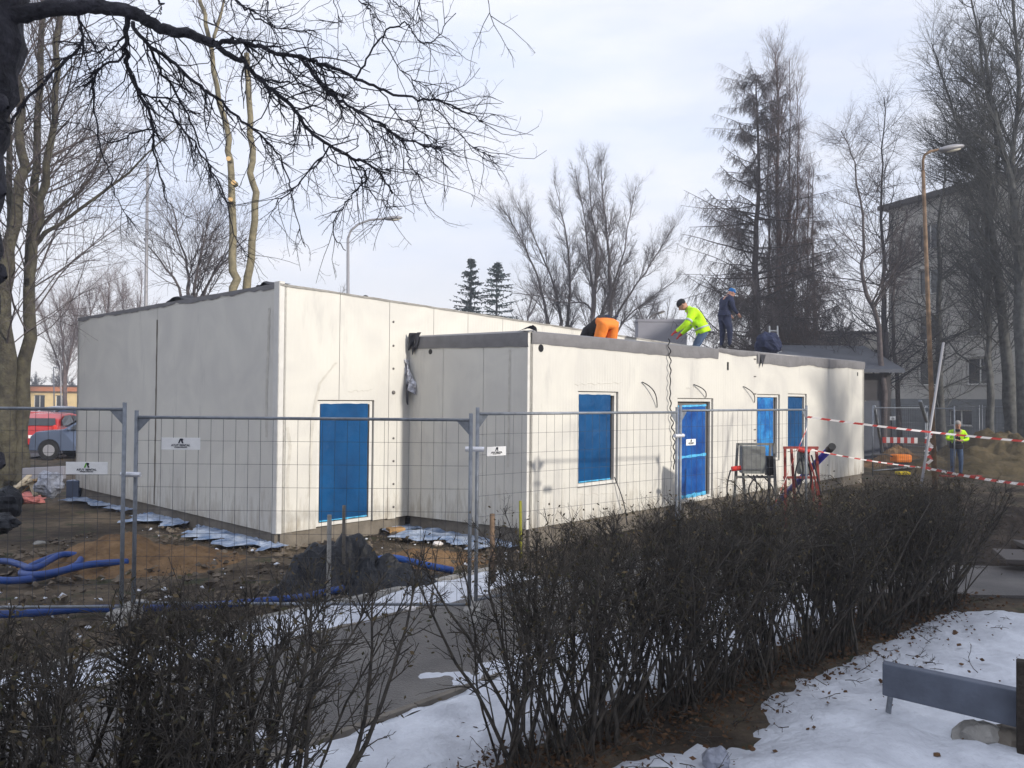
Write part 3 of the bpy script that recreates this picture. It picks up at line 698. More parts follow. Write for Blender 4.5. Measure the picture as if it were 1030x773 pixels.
# ================================================================== BACKGROUND BUILDINGS
def block(bt, P, d, n, Ln, z0, z1, ops, mt, th=.3, name='wall', seams=()):
    return wall(P, d, n, Ln, z0, z0, z1, z1, ops, seams, th, bt, 0.02, name, mt)
def win_unit(bt, P, d, n, u0, u1, z0, z1, glass='glass', fr=.07, mull=1, name='window', rec=-.14):
    W = lambda u, z, o=0: Vector((P.x, P.y, 0)) + d * u + n * o + Vector((0, 0, z))
    mb = MB(); 
    mb.obox(W(u0, z0, rec), d * fr, -n * .06, (0, 0, z1 - z0)); mb.obox(W(u1 - fr, z0, rec), d * fr, -n * .06, (0, 0, z1 - z0))
    mb.obox(W(u0 + fr, z0, rec), d * (u1 - u0 - 2 * fr), -n * .06, (0, 0, fr)); mb.obox(W(u0 + fr, z1 - fr, rec), d * (u1 - u0 - 2 * fr), -n * .06, (0, 0, fr))
    for i in range(mull):
        c = u0 + (u1 - u0) * (i + 1) / (mull + 1); mb.obox(W(c - fr * .5, z0 + fr, rec), d * fr, -n * .06, (0, 0, z1 - z0 - 2 * fr))
    f = mb.build(name, 'white', bt)
    mb = MB(); mb.obox(W(u0 + fr * .5, z0 + fr * .5, rec - .04), d * (u1 - u0 - fr), -n * .02, (0, 0, z1 - z0 - fr)); mb.build('pane', glass, f)
    mb = MB(); mb.obox(W(u0 - .06, z0 - .06, -.10), d * (u1 - u0 + .12), n * .16, (0, 0, .055)); mb.build('sill', 'concrete', f)
    return f
# apartment block on the right
wd = Vector((-.37, .93, 0)).normalized(); wn = Vector((-wd.y, wd.x, 0))
Pap = Vector((28, 46, 0)) - wd * 22
apt = thing('apartment_building', 'five storey grey beige apartment building behind the bare trees on the right', 'building', tuple(Pap))
ops = []; Lp = 22 + 8.2
for fl in range(4):
    zc_ = 2.3 + (404.5 - (373 - 50 * fl)) * 46.5 / F_PX
    for k in range(8):
        u = 22 + 1.6 - 3.45 * (k - 2)
        if 0.6 < u < Lp - 2.0: ops.append((u - .85, u + .85, zc_ - .8, zc_ + .8))
block(apt, Pap, wd, wn, Lp, 2.45, 15.0, ops, 'render')
for o in ops: win_unit(apt, Pap, wd, wn, *o)
bops = [(u - .8, u + .8, .85, 1.8) for u in (21.2, 17.6, 24.8)]
block(apt, Pap + wn * .06, wd, wn, Lp, -.1, 2.45, bops, 'plinthg', name='plinth')
for o in bops: win_unit(apt, Pap + wn * .06, wd, wn, *o)
Pe = Pap + wd * Lp; de = -wn
block(apt, Pe, de, wd, 12, -.1, 15.0, [], 'render'); block(apt, Pap + de * 12, wd, de, Lp, -.1, 15., [], 'render'); block(apt, Pap, de, -wd, 12, -.1, 15, [], 'render')
mb = MB(); q = [Pap - wd * .5 + wn * .5, Pe + wd * .5 + wn * .5, Pe + wd * .5 + de * 12.5, Pap - wd * .5 + de * 12.5]; mb.hexa([zc(p, 15.003) for p in q] + [zc(p, 15.3) for p in q]); mb.build('roof', 'roofd', apt)
for u in (19.4,):
    mb = MB(); mb.tube([zc(Pap + wd * u + wn * .12, .1), zc(Pap + wd * u + wn * .12, 15)], .06, 8); mb.build('downpipe', 'plinthg', apt)

# dark garage with low pitched roof behind the annex
def gbox(bt, x0, x1, y0, y1, z0, z1, mt, name='wall'): 
    mb = MB(); mb.obox((x0, y0, z0), (x1 - x0, 0, 0), (0, y1 - y0, 0), (0, 0, z1 - z0)); return mb.build(name, mt, bt)
a = at(797, 352, 31); b = at(896, 372, 31)
sh = thing('garage', 'dark garage with a low blue grey roof standing behind the annex', 'garage', (a.x, 31, 0))
gbox(sh, a.x, b.x, 31, 37, -.1, 3.35, 'shed')
mb = MB(); zr = at(850, 348, 34).z
mb.hexa([(a.x - .4, 30.5, 3.37), (b.x + .3, 30.5, 3.37), (b.x + .3, 34, zr - .08), (a.x - .4, 34, zr - .08), (a.x - .4, 30.5, 3.5), (b.x + .3, 30.5, 3.5), (b.x + .3, 34, zr), (a.x - .4, 34, zr)])
mb.build('roof', 'shedr', sh)
mb = MB(); mb.hexa([(a.x - .4, 34.003, zr - .08), (b.x + .3, 34.003, zr - .08), (b.x + .3, 37.5, 3.37), (a.x - .4, 37.5, 3.37), (a.x - .4, 34.003, zr), (b.x + .3, 34.003, zr), (b.x + .3, 37.5, 3.5), (a.x - .4, 37.5, 3.5)]); mb.build('roof', 'shedr', sh)
mb = MB(); mb.obox((a.x + 1, 30.97, 0), (2.4, 0, 0), (0, .04, 0), (0, 0, 2.3)); mb.build('door', 'shedr', sh)
for (x0, y0, x1, Yd, lab, mt, nm, hh, cat) in ((806, 333, 905, 62, 'long pale building showing over the garage roof between the trees', 'pale', 'office_building', 4, 'building'), (642, 321, 691, 58, 'grey flat roofed block showing above the roof left of the yellow jacket', 'greyb', 'hall', 0, 'building'), (905, 352, 960, 66, 'low pale building behind the larches beside the apartment block', 'pale', 'annex_building', 3, 'building')):
    a, b = at(x0, y0, Yd), at(x1, y0, Yd); t = thing(nm, lab, cat, (a.x, Yd, 0)); P0 = Vector((a.x, Yd, 0)); ops = []
    for k in range(hh): ops.append((1.0 + k * 2.0, 2.2 + k * 2.0, a.z - 2.6, a.z - 1.3))
    block(t, P0, Vector((1, 0, 0)), Vector((0, -1, 0)), b.x - a.x, -.1, a.z - .2, ops, mt)
    for o in ops: win_unit(t, P0, Vector((1, 0, 0)), Vector((0, -1, 0)), *o)
    dz_ = 8 if mt != 'greyb' else 1.5
    gbox(t, a.x, a.x + .3, Yd + .31, Yd + dz_, -.1, a.z - .2, mt); gbox(t, b.x - .3, b.x, Yd + .31, Yd + dz_, -.1, a.z - .2, mt)
    gbox(t, a.x - .05, b.x + .05, Yd - .05, Yd + dz_, a.z - .197, a.z, 'roofd' if mt != 'greyb' else 'greyb', 'roof')
# low cream shop with orange fascia beyond the cars
a, b = at(-20, 398, 85), at(120, 399, 85); P0 = Vector((a.x, 85, 0))
shop = thing('shop_building', 'low cream building with an orange fascia beyond the car park', 'building', tuple(P0))
ops = [(u, u + 1.2, .3, 2.1) for u in np.arange(1, b.x - a.x - 2, 2.3)]
block(shop, P0, Vector((1, 0, 0)), Vector((0, -1, 0)), b.x - a.x, -.1, 2.5, ops, 'yellowb')
for o in ops: win_unit(shop, P0, Vector((1, 0, 0)), Vector((0, -1, 0)), *o)
gbox(shop, a.x - .3, b.x + .3, 84.6, 93, 2.503, 3.0, 'orangeb', 'fascia'); gbox(shop, a.x - .3, b.x + .3, 84.5, 93, 3.003, 3.15, 'roofd', 'roof')
# unseen blocks added behind the viewer, sized to shade the foreground
SPD = Vector((-SUN.y, SUN.x, 0))
def shade_block(lab, p0, p1, s0, h, cat='building'):
    P0 = SUN * s0 + SPD * p0; t = thing('apartment_building', lab, cat, tuple(P0)); ops = []
    n = -SUN; Ln = p1 - p0
    for fl in range(int(h // 2.9)):
        for k in range(int(Ln // 3.2)): ops.append((1 + k * 3.2, 2.6 + k * 3.2, 1.0 + fl * 2.9, 2.4 + fl * 2.9))
    block(t, P0, SPD, n, Ln, -.1, h, ops, 'render')
    mb = MB(); mb.obox(P0 + SUN * .31, SPD * Ln, SUN * 10, (0, 0, h)); mb.build('core', 'glass', t)
    mb = MB(); mb.obox(zc(P0 - SUN * .4 - SPD * .3, h + .003), SPD * (Ln + .6), SUN * 11, (0, 0, .3)); mb.build('roof', 'roofd', t)
TAN = math.tan(EL)
shade_block('long unseen block added behind the viewer to shade the hedge', 6.8, 17.0, 26, (26 + 6.6) * TAN - .3)
shade_block('taller unseen block added behind the viewer to shade the soil', -34, 6.45, 26, (26 + 20) * TAN)

# ================================================================== SITE OBJECTS
# ---- mesh fence panels
def mk_text(s, size, P, d, n, mt, parent, name='lettering', z=0.0):
    c = bpy.data.curves.new('t', 'FONT'); c.body = s; c.size = size; c.align_x = 'CENTER'; c.extrude = 0.0015; c.offset = size * .015
    o = bpy.data.objects.new('t', c); me = bpy.data.meshes.new_from_object(o); bpy.data.objects.remove(o)
    R = Matrix(((d.x, 0, n.x), (d.y, 0, n.y), (0, 1, 0)))
    off = ORG[parent.name]
    for v in me.vertices: v.co = R @ v.co + P - off
    me.materials.append(MT[mt]); ob = bpy.data.objects.new(name, me); COL.objects.link(ob); ob.parent = parent; ORG[ob.name] = off; return ob
def sign(parent, c, d, n, w, h, logo, small=False):
    mb = MB(); mb.obox(c - d * (w / 2) - Vector((0, 0, h / 2)), d * w, n * .006, (0, 0, h)); sb = mb.build('sign_board', 'sign', parent, bevel=.002)
    f = c + n * .0085; k = h * .36; Z = Vector((0, 0, 1))
    def pp(x, z): return f + d * (x * k) + Z * (z * k + h * .04)
    def poly(pts, mt, nm):
        mb = MB(); q = [pp(*p) for p in pts]; m = len(q); mb.face(q); mb.face([p + n * .001 for p in q][::-1]); mb.build(nm, mt, sb)
    poly([(-.62, 0), (-.18, 1.1), (.05, .80), (-.28, 0)], logo, 'logo_stroke')
    poly([(-.12, 1.1), (.42, 1.1), (.58, .86), (.44, .55), (.64, 0), (.28, 0), (.05, .62), (.02, .8)], 'ink', 'logo_stroke')
    mk_text('ATUT RENTAL', h * .24, pp(0, -.66), d, n, 'ink', sb)
    mk_text('WYNAJEM OGRODZEN', h * .10, pp(0, -1.0), d, n, 'ink', sb)
def fence_panel(a, b, ztop, lab, zb_=.02, signs=(), grp='mesh fence panels standing round the site', r=.021, brace=None, wr=.0016, foot=True):
    a = zc(a, 0); b = zc(b, 0); d = (b - a).normalized(); n = Vector((d.y, -d.x, 0)); Ln = (b - a).length
    if n.dot(CAM - a) < 0: n = -n
    t = thing('mesh_fence', lab, 'fence', tuple(a), grp)
    for p in (a, b): mb = MB(); mb.tube([zc(p, zb_ - .08), zc(p, ztop)], r, 10); mb.build('post', 'galv', t, smooth=True)
    zr = ztop - .07
    for z in (zr, zb_ + .12): mb = MB(); mb.tube([zc(a + d * r * .8, z), zc(b - d * r * .8, z)], .016, 8); mb.build('rail', 'galv', t, smooth=True)
    mb = MB(); k = int((Ln - .1) / .125)
    for i in range(1, k + 1): u = Ln * i / (k + 1); mb.bar(zc(a + d * u, zb_ + .12), zc(a + d * u, zr), wr * 2)
    m = int((zr - zb_ - .1) / .25)
    for i in range(1, m + 1): z = zr - (zr - zb_ - .12) * i / (m + 1); mb.bar(zc(a, z) + n * .004, zc(b, z) + n * .004, wr * 2)
    mb.build('wire_mesh', 'wire', t)
    for q, e in ((a, 1), (b, -1)):
        mb = MB(); mb.hexa([zc(q + d * e * .02, zr - .15) - n * .002, zc(q + d * e * .02, zr - .15) + n * .002, zc(q + d * e * .022, zr - .15) + n * .002, zc(q + d * e * .022, zr - .15) - n * .002,
            zc(q + d * e * .02, zr - .01) - n * .002, zc(q + d * e * .02, zr - .01) + n * .002, zc(q + d * e * .15, zr - .01) + n * .002, zc(q + d * e * .15, zr - .01) - n * .002]); mb.build('gusset', 'galv', t)
    for (c, w, h, logo) in signs: sign(t, c + n * .012, d, n, w, h, logo)
    return t, n, d
def foot(p, d, lab):
    mb = MB(); n = Vector((d.y, -d.x, 0)); w = .33
    mb.hexa([p - d * .11 - n * w, p + d * .11 - n * w, p + d * .11 + n * w, p - d * .11 + n * w] + [p - d * .08 - n * (w - .05) + Vector((0, 0, .13)), p + d * .08 - n * (w - .05) + Vector((0, 0, .13)), p + d * .08 + n * (w - .05) + Vector((0, 0, .13)), p - d * .08 + n * (w - .05) + Vector((0, 0, .13))])
    setp(mb.build('fence_foot', 'concrete', loc=p, bevel=.012), lab, 'fence foot', 'concrete feet under the fence posts')
def clamp(p, d, t): mb = MB(); mb.tube([p - d * .10, p + d * .10], .026, 8); mb.build('clamp', 'clamp', t)
f1b = at(125.5, 405, 8.25); f1a = Vector((f1b.x - 3.5, 8.05, 0))
s1 = at(88, 471, 8.2)
T1, n1_, d1_ = fence_panel(f1a, f1b, f1b.z, 'mesh fence panel at the left edge before the big trunk, with green logo sign', signs=[(s1, .41, .125, 'green')])
f2a = at(137.5, 413, 8.4); f2b = at(473.8, 413.5, 8.45)
s2 = at(182.5, 446.5, 8.4)
T2, n2_, d2_ = fence_panel(f2a, f2b, f2a.z, 'mesh fence panel across the shaded wall and the first blue door', signs=[(s2, .40, .125, 'ink')])
f3a = at(480.5, 410, 8.65); f3b = at(681, 407, 10.9)
dd = (zc(f3b, 0) - zc(f3a, 0)).normalized()
def onf(px, py, a, d): return onwall(px, py, zc(a, 0), d)
T3, n3_, d3_ = fence_panel(f3a, f3b, f3a.z, 'mesh fence panel in front of the annex corner and its tall blue window', signs=[(onf(498.5, 454, f3a, dd), .27, .10, 'ink')])
f4a = at(684.5, 408, 10.95); f4b = at(811, 407, 13.3); dd4 = (zc(f4b, 0) - zc(f4a, 0)).normalized()
T4, n4_, d4_ = fence_panel(f4a, f4b, f4a.z, 'mesh fence panel in front of the second blue door and the electric stands', signs=[(onf(694, 445, f4a, dd4), .22, .085, 'ink')])
clamp(at(131.5, 477.5, 8.33), Vector((1, 0, 0)), T2); clamp(at(477.5, 452, 8.55), Vector((1, 0, 0)), T3); clamp(at(683, 438.5, 10.93), d4_, T4)
foot((zc(f1b, 0) + zc(f2a, 0)) / 2, Vector((1, 0, 0)), 'concrete foot under the paired fence posts at the sand heap')
foot((zc(f2b, 0) + zc(f3a, 0)) / 2, Vector((1, 0, 0)), 'concrete foot under the paired fence posts left of the annex corner')
foot((zc(f3b, 0) + zc(f4a, 0)) / 2, d4_, 'concrete foot under the paired fence posts before the second door')
foot(zc(f4b, 0), d4_, 'concrete foot under the fence post where the barrier tape starts')
# far fence on the right
for (x0, Y0, x1, Y1, lab) in ((878, 25, 931, 27, 'far mesh fence panel beside the red and white board'), (932.5, 27, 960, 24.5, 'far mesh fence panel by the leaning white pole'), (988, 36, 1075, 34, 'far mesh fence panel in front of the apartment plinth'), (900, 40, 985, 36.2, 'farthest mesh fence panel behind the worker')):
    a, b = at(x0, 405, Y0), at(x1, 405, Y1); t, n_, d_ = fence_panel(a, b, 2.15, lab, signs=[(zc(a.lerp(b, .35), 1.75), .35, .12, 'ink')] if x0 in (878,) else (), grp='mesh fence panels at the back of the site', wr=.003)

# ---- barrier tape
def tape(name, pts, w, lab, grp, period=.25, thing_=True):
    res = []; 
    for i in range(len(pts) - 1):
        k = max(2, int((pts[i + 1] - pts[i]).length / (period / 4)))
        for j in range(k): res.append(pts[i].lerp(pts[i + 1], j / k))
    res.append(pts[-1]); mb = MB(); acc = 0
    for i in range(len(res) - 1):
        tw0 = .35 * nz3(i * .06, 3, w) * 3; tw1 = .35 * nz3((i + 1) * .06, 3, w) * 3
        d = (res[i + 1] - res[i]); acc += d.length; s = Vector((d.y, -d.x, 0)).normalized()
        u0 = Vector((0, 0, math.cos(tw0))) + s * math.sin(tw0); u1 = Vector((0, 0, math.cos(tw1))) + s * math.sin(tw1); sh_ = d.normalized() * w * .5
        mb.face([res[i] - u0 * w / 2 - sh_, res[i + 1] - u1 * w / 2 - sh_, res[i + 1] + u1 * w / 2 + sh_, res[i] + u0 * w / 2 + sh_], int(acc / (period / 2)) % 2)
    o = mb.build(name, ['taper', 'tapew'], loc=pts[0], solid=.0015); return setp(o, lab, 'barrier tape', grp)
def sagged(a, b, sag, k=10): return [a.lerp(b, i / k) + Vector((0, 0, -sag * 4 * (i / k) * (1 - i / k))) for i in range(k + 1)]
tape('barrier_tape', sagged(at(812, 419.5, 13.25), at(1060, 446.5, 12.3), .03), .032, 'upper red and white tape stretched from the fence post to the right edge', 'barrier tapes')
tape('barrier_tape', sagged(at(813, 452, 13.3), at(932, 471, 14.2), .03), .022, 'thin lower tape in front of the annex end wall', 'barrier tapes')
tape('barrier_tape', sagged(at(934, 471.5, 14.2), at(1060, 491, 11.6), .03), .040, 'lower red and white tape above the dug soil at the right edge', 'barrier tapes')
tape('barrier_tape', sagged(at(780, 506, 12.9), at(812, 430, 13.25), .0), .03, 'short red tape tied to the fence post over the red stand', 'barrier tapes')
bt = at(936, 432, 19.3)
tape('barrier_tape', [at(934 + 3.5 * math.sin(i * 1.3), 434 + i * 2.6, 19.35) for i in range(16)], .10, 'tape wound round the rusty lamp pole', 'barrier tapes', .3)
mb = MB()
p0, p1 = at(888, 443, 24), at(923, 443.5, 24.6); dP = (p1 - p0); k = 10
for i in range(k): mb.obox(p0 + dP * (i / k) - Vector((0, 0, .08)), dP / k, (0, .03, 0), (0, 0, .17), i % 2)
bb = setp(mb.build('barrier_board', ['taper', 'tapew'], loc=p0), 'red and white striped board on the far fence above the sand', 'barrier board')
# poles
def pole(a, b, r0, r1, mt, nm, lab, cat='pole', n=10):
    mb = MB(); mb.tube([a, a.lerp(b, .5), b], [r0, (r0 + r1) / 2, r1], n); return setp(mb.build(nm, mt, loc=a, smooth=True), lab, cat)
a = at(924.5, 478, 14.0); a2 = gnd(921, 520, 0); pole(zc(a + (a - at(949, 345, 14.6)) * .22, 0.0), at(949, 345, 14.6), .024, .022, 'lampg', 'leaning_pole', 'thin white metal pole leaning against the rusty lamp pole')
pole(gnd(943, 458, 0), at(925.5, 404, 24), .07, .06, 'galv', 'leaning_pole', 'short grey green pole leaning left of the rusty lamp pole')
pole(gnd(889, 463, 0), at(879.5, 409, 26), .05, .05, 'galv', 'leaning_pole', 'grey post leaning beside the annex end wall')

# ---- street lamps
def lamp(nm, lab, basepx, toppx, Y, r0, r1, mt, arm=None, head=None, headmt='lampg'):
    b = at(*basepx, Y); tp = at(*toppx, Y); t = thing(nm, lab, 'street lamp', (b.x, Y, 0), 'street lamps around the site')
    k = (tp - b) ; b0 = b - k * (b.z / k.z)
    mb = MB(); mb.tube([b0, b0.lerp(tp, .5), tp], [r0, (r0 + r1) / 2, r1], 10); mb.build('pole', mt, t, smooth=True)
    if arm:
        pts = [at(x, y, Y) for x, y in arm]; q = []
        for i in range(13): q.append(interp(pts, i / 12))
        mb = MB(); mb.tube(q, r1 * .8, 8); mb.build('arm', mt, t, smooth=True)
        h0, h1 = at(*head[0], Y), at(*head[1], Y); d = (h1 - h0); L_ = d.length; d.normalize(); R = Matrix((d, Vector((0, 1, 0)), d.cross(Vector((0, 1, 0))))).transposed()
        mb = MB(); mb.ball((h0 + h1) / 2, (L_ / 2, L_ * .2, L_ * .12), seg=16, rings=10, R=R); hd = mb.build('lamp_head', headmt, t, smooth=True)
        mb = MB(); mb.ball((h0 + h1) / 2 + d * L_ * .08 - Vector((0, 0, L_ * .07)), (L_ * .3, L_ * .14, L_ * .08), seg=12, rings=8, R=R); mb.build('lamp_lens', 'lens', hd, smooth=True)
    return t
lamp('street_lamp', 'pale street lamp with curved arm rising behind the white building', (350, 400), (350, 240), 34, .09, .06, 'lampg', [(350, 240), (353, 232), (360, 226), (372, 221.5), (388, 220)], ((386, 220.5), (405, 219)))
lamp('street_lamp', 'rusty street lamp with a long flat head at the far right', (938.5, 440), (928.5, 172), 19.5, .065, .04, 'rust', [(928.5, 172), (928.3, 162), (930, 156), (936, 152.5), (946, 150.5)], ((943, 151.5), (970, 147)))
lamp('street_lamp', 'tall pale pole rising behind the left block without a lamp', (145.5, 400), (148.5, 165), 30, .085, .045, 'lampg')
lamp('street_lamp', 'small distant lamp above the grey block on the roof line', (653, 400), (653, 322), 60, .12, .08, 'lampd', [(653, 322), (654, 319), (657, 317), (661, 315.5)], ((659, 316), (669, 313.3)), 'lampd')
lamp('street_lamp', 'tiny distant lamp left of the main block beyond the cars', (54.5, 410), (54, 372), 75, .06, .05, 'lampg', [(54, 372), (53.5, 370), (56, 369.5)], ((55, 370), (59.5, 370.5)))
lamp('street_lamp', 'tiny distant lamp nearest the main block edge beyond the cars', (61.5, 410), (61, 366), 70, .06, .05, 'lampg', [(61, 366), (58, 362), (53, 361)], ((50, 361.5), (54, 360.5)))

# ---- cars
def car(lab, px, py_base, ang, colmt, sc=1.0, kind='hatch'):
    g = gnd(px, py_base, 0); t = thing('parked_car', lab, 'car', (0, 0, 0), 'cars in the car park')
    prof = {'hatch': [(-1.95, .30), (-2.0, .55), (-1.96, .78), (-1.75, .95), (-.85, 1.02), (-.25, 1.42), (.3, 1.50), (1.1, 1.47), (1.65, 1.30), (1.92, .95), (1.98, .6), (1.95, .30)]}[kind]
    def hw(x, z): return (.84 if z < .98 else .84 - (z - .98) * .42) * (1 - .10 * max(0, abs(x) - 1.5) / .5)
    mb = MB(); secs = []; m = len(prof)
    for sgn in (1, -1):
        secs.append([(x, sgn * hw(x, z), z) for x, z in prof])
    k = 0; mb.v = secs[0] + [(x, .0, z + .025 * (z > .9)) for x, z in prof] + secs[1]
    for r in (0, 1):
        for i in range(m - 1): mb.f.append((r * m + i, r * m + i + 1, (r + 1) * m + i + 1, (r + 1) * m + i)); mb.m.append(0)
    # sides as strips down to the sill
    for sgn, o in ((1, 0), (-1, 2 * m)):
        for i in range(1, m - 2):
            x0, z0 = prof[i]; x1, z1 = prof[i + 1]; s = len(mb.v); mb.v += [(x0, sgn * hw(x0, .3), .3), (x1, sgn * hw(x1, .3), .3)]
            mb.f.append((o + i, o + i + 1, s + 1, s) if sgn < 0 else (o + i, s, s + 1, o + i + 1)); mb.m.append(0)
    mb.f.append((0, 2 * m, 3 * m - 1, m - 1)); mb.m.append(0)
    body = mb.build('body', colmt, t, smooth=False, bevel=.03)
    def part(nm, mt, f, par=t, sm=False): b = MB(); f(b); return b.build(nm, mt, par, smooth=sm)
    for sg in (1, -1):
        w = lambda x, z, e=.012: (x, sg * (hw(x, z) + e), z)
        part('side_window', 'glass', lambda b: b.face([w(-.68, 1.03), w(-.2, 1.36), w(.38, 1.42), w(.38, 1.03)][::sg]))
        part('side_window', 'glass', lambda b: b.face([w(.46, 1.03), w(.46, 1.42), w(1.05, 1.40), w(1.5, 1.22), w(1.55, 1.03)][::sg]))
        part('headlight', 'lens', lambda b: b.ball((-1.84, sg * .62, .76), (.14, .15, .09), seg=10, rings=6))
        part('tail_light', 'red', lambda b: b.ball((1.9, sg * .66, .92), (.09, .11, .15), seg=10, rings=6))
        part('mirror', colmt, lambda b: b.ball((-.55, sg * .95, 1.05), (.07, .09, .07), seg=8, rings=6))
        for x in (-1.28, 1.28):
            wl = part('wheel', 'rubber', lambda b: b.tube([(x, sg * .66, .31), (x, sg * .85, .31)], .31, 20), sm=False)
            part('rim', 'lampg', lambda b: [b.tube([(x, sg * .84, .31), (x, sg * .862, .31)], .20, 16)], wl)
            part('wheel_arch', 'black', lambda b: b.tube([(x, sg * .80, .33), (x, sg * .846, .33)], .37, 20))
    part('windscreen', 'glass', lambda b: b.face([(-.80, -.74, 1.07), (-.80, .74, 1.07), (-.30, .62, 1.40), (-.30, -.62, 1.40)][::-1]) or b.v.__setitem__(slice(None), [(x - .035, y, z + .04) for x, y, z in b.v]))
    part('rear_window', 'glass', lambda b: b.face([(1.88, -.70, 1.02), (1.88, .70, 1.02), (1.68, .60, 1.30), (1.68, -.60, 1.30)]) or b.v.__setitem__(slice(None), [(x + .03, y, z + .02) for x, y, z in b.v]))
    part('number_plate', 'sign', lambda b: b.obox((1.985, -.26, .55), (.012, 0, 0), (0, .52, 0), (0, 0, .12)))
    part('number_plate', 'sign', lambda b: b.obox((-2.02, -.26, .45), (.012, 0, 0), (0, .52, 0), (0, 0, .12)))
    t.location = g; t.rotation_euler = (0, 0, ang); t.scale = (sc, sc, sc)
    return t
MT['carblue'] = mat('blue_silver_paint', (0.10, 0.13, 0.20), 0.25, spec=0.7, metal=.4); MT['carred'] = mat('red_paint', (0.42, 0.02, 0.02), 0.2, spec=.7)
MT['carnavy'] = mat('navy_paint', (0.025, 0.04, 0.11), 0.2, spec=.7); MT['carsilver'] = mat('silver_paint', (0.42, 0.45, 0.52), 0.25, metal=.5); MT['carplum'] = mat('plum_paint', (0.25, 0.02, 0.05), 0.25, spec=.7)
car('blue silver hatchback at the front of the car park beside the main block corner', 98, 460.5, .06, 'carblue')
car('red hatchback directly behind the blue silver car', 58, 452, -PI / 2 + .12, 'carred')
car('navy car in the second row behind the red hatchback', 70, 440, .2, 'carnavy')
car('silver car in the row beyond the navy one', 52, 433, .15, 'carsilver')
car('red car half hidden by the big trunk', 20, 449, .6, 'carred')
car('plum coloured car left of the big trunk', -8, 444, .3, 'carplum')
car('silver car left of the trunk farther back', 2, 431, .2, 'carsilver')

# ---- debris heap at the far left
rg = random.Random(21)
def plank(a, b, w, h, mt, lab, nm='timber_board', grp='boards in the scrap heap'):
    mb = MB(); mb.bar(a, b, w, h); setp(mb.build(nm, mt, loc=a, bevel=.004), lab, 'board', grp)
SH = 16.0
hp = [((8, 499), (30, 478), 'long yellow board leaning up towards the grey panel'), ((10, 494), (38, 481), 'pale board lying above the pink bag'), ((20, 497), (37, 484), 'short board crossing the heap'), ((30, 482), (36, 499), 'upright board end in the middle of the heap'), ((36, 483), (45, 500), 'board sloping right under the clear plastic'), ((14, 489), (40, 487), 'flat yellow board on top of the heap'), ((40, 497), (60, 495), 'board lying to the right of the heap')]
for (a, b, lab) in hp: plank(at(*a, SH + rg.uniform(-.3, .3)), at(*b, SH + .3 + rg.uniform(-.3, .3)), .10, .03, rg.choice(['wood', 'woodl']), lab)
mb = MB(); P0, P1_ = at(22, 484, 16.6), at(64, 482, 16.6); mb.obox(P0, P1_ - P0, (0, .10, 0), (0, 0, .26)); setp(mb.build('insulation_panel', 'greyb', loc=P0, bevel=.01), 'grey slab lying behind the scrap heap', 'panel')
def crumple(nm, c, r, mt, lab, cat, seed, amp=.35, seg=24):
    mb = MB(); mb.ball(c, r, seg=seg, rings=seg // 2, fn=lambda q: 1 + amp * fbm(q.x * 1.8 + seed, q.y * 1.8, q.z * 1.8, 3)); return setp(mb.build(nm, mt, loc=c, smooth=False), lab, cat)
crumple('plastic_bag', gnd(24, 502, .05), (.40, .25, .12), 'pink', 'pink plastic sack on the soil in front of the boards', 'bag', 1)
crumple('plastic_sheet', at(50, 487, 15.8), (.26, .2, .24), 'plastic', 'crumpled clear plastic beside the grey slab', 'plastic sheet', 2)
crumple('plastic_bag', at(2, 506, 12.5), (.30, .25, .22), 'tarp', 'black bag at the left frame edge on the soil', 'bag', 3)
crumple('plastic_bag', at(0, 527, 11.5), (.22, .2, .13), 'tarp', 'small dark bag nearer than the black one at the left frame edge', 'bag', 4)
P0 = gnd(66, 503, 0); mb = MB(); mb.obox(P0, (.28, 0, 0), (0, .25, 0), (0, 0, .42)); setp(mb.build('plastic_crate', 'carblue', loc=P0, bevel=.02), 'upright grey blue crate at the foot of the main block corner', 'crate')

# ---- soil and sand heaps
def heap(nm, px, py, rx, ry, h, mt, lab, seed, rot=0, cat='heap', struct=False):
    g = gnd(px, py, 0); mb = MB(); R = Matrix.Rotation(rot, 3, 'Z')
    def f(a, b):
        th = 2 * PI * a; rr = b ** .8 * 1.15; q = R @ Vector((math.cos(th) * rx * rr, math.sin(th) * ry * rr, 0)); P = g + q
        z = h * (math.exp(-rr * rr * 2.6) - .03) * (1 + .5 * fbm(P.x * 1.2 + seed, P.y * 1.2, seed, 4)) + .05 * fbm(P.x * 3, P.y * 3, seed, 4) * (1 - b) + .03*nz3(P.x*12,P.y*12,seed)*(1-b) - .06 * b
        return (P.x, P.y, z)
    mb.grid(f, 90, 34); o = mb.build(nm, mt, loc=g, smooth=True)
    return setp(o, lab, cat)
heap('sand_heap', 118, 562, 1.25, 1.2, .34, 'sand', 'low heap of orange brown sand behind the paired fence posts', 1)
heap('sand_heap', 176, 562, 1.0, .9, .20, 'sand', 'flatter sand heap to the right of the paired fence posts', 4)
heap('sand_heap', 425, 563, 1.1, .7, .16, 'sand', 'brown sand spread between the tarp heap and the annex', 2, .5)
heap('sand_heap', 905, 468, 1.7, 1.7, .60, 'sand', 'sand heap under the far striped board', 3)
MT['olive'] = mat('olive_soil', (0.055, 0.043, 0.022), 0.95, col2=(0.115, 0.088, 0.048), scale=2, bump=.8, bscale=9)
MT['darksoil'] = mat('dark_wet_soil', (0.030, 0.024, 0.020), 0.9, col2=(0.075, 0.058, 0.045), scale=4, bump=1.0, bscale=12)
heap('soil_heap', 1015, 474, 4.2, 3.0, 1.15, 'olive', 'long grassy soil heap behind the worker at the right', 5)
heap('soil_heap', 1012, 556, 1.9, 1.1, .75, 'darksoil', 'dark dug soil heap at the right edge beyond the hedge', 6)
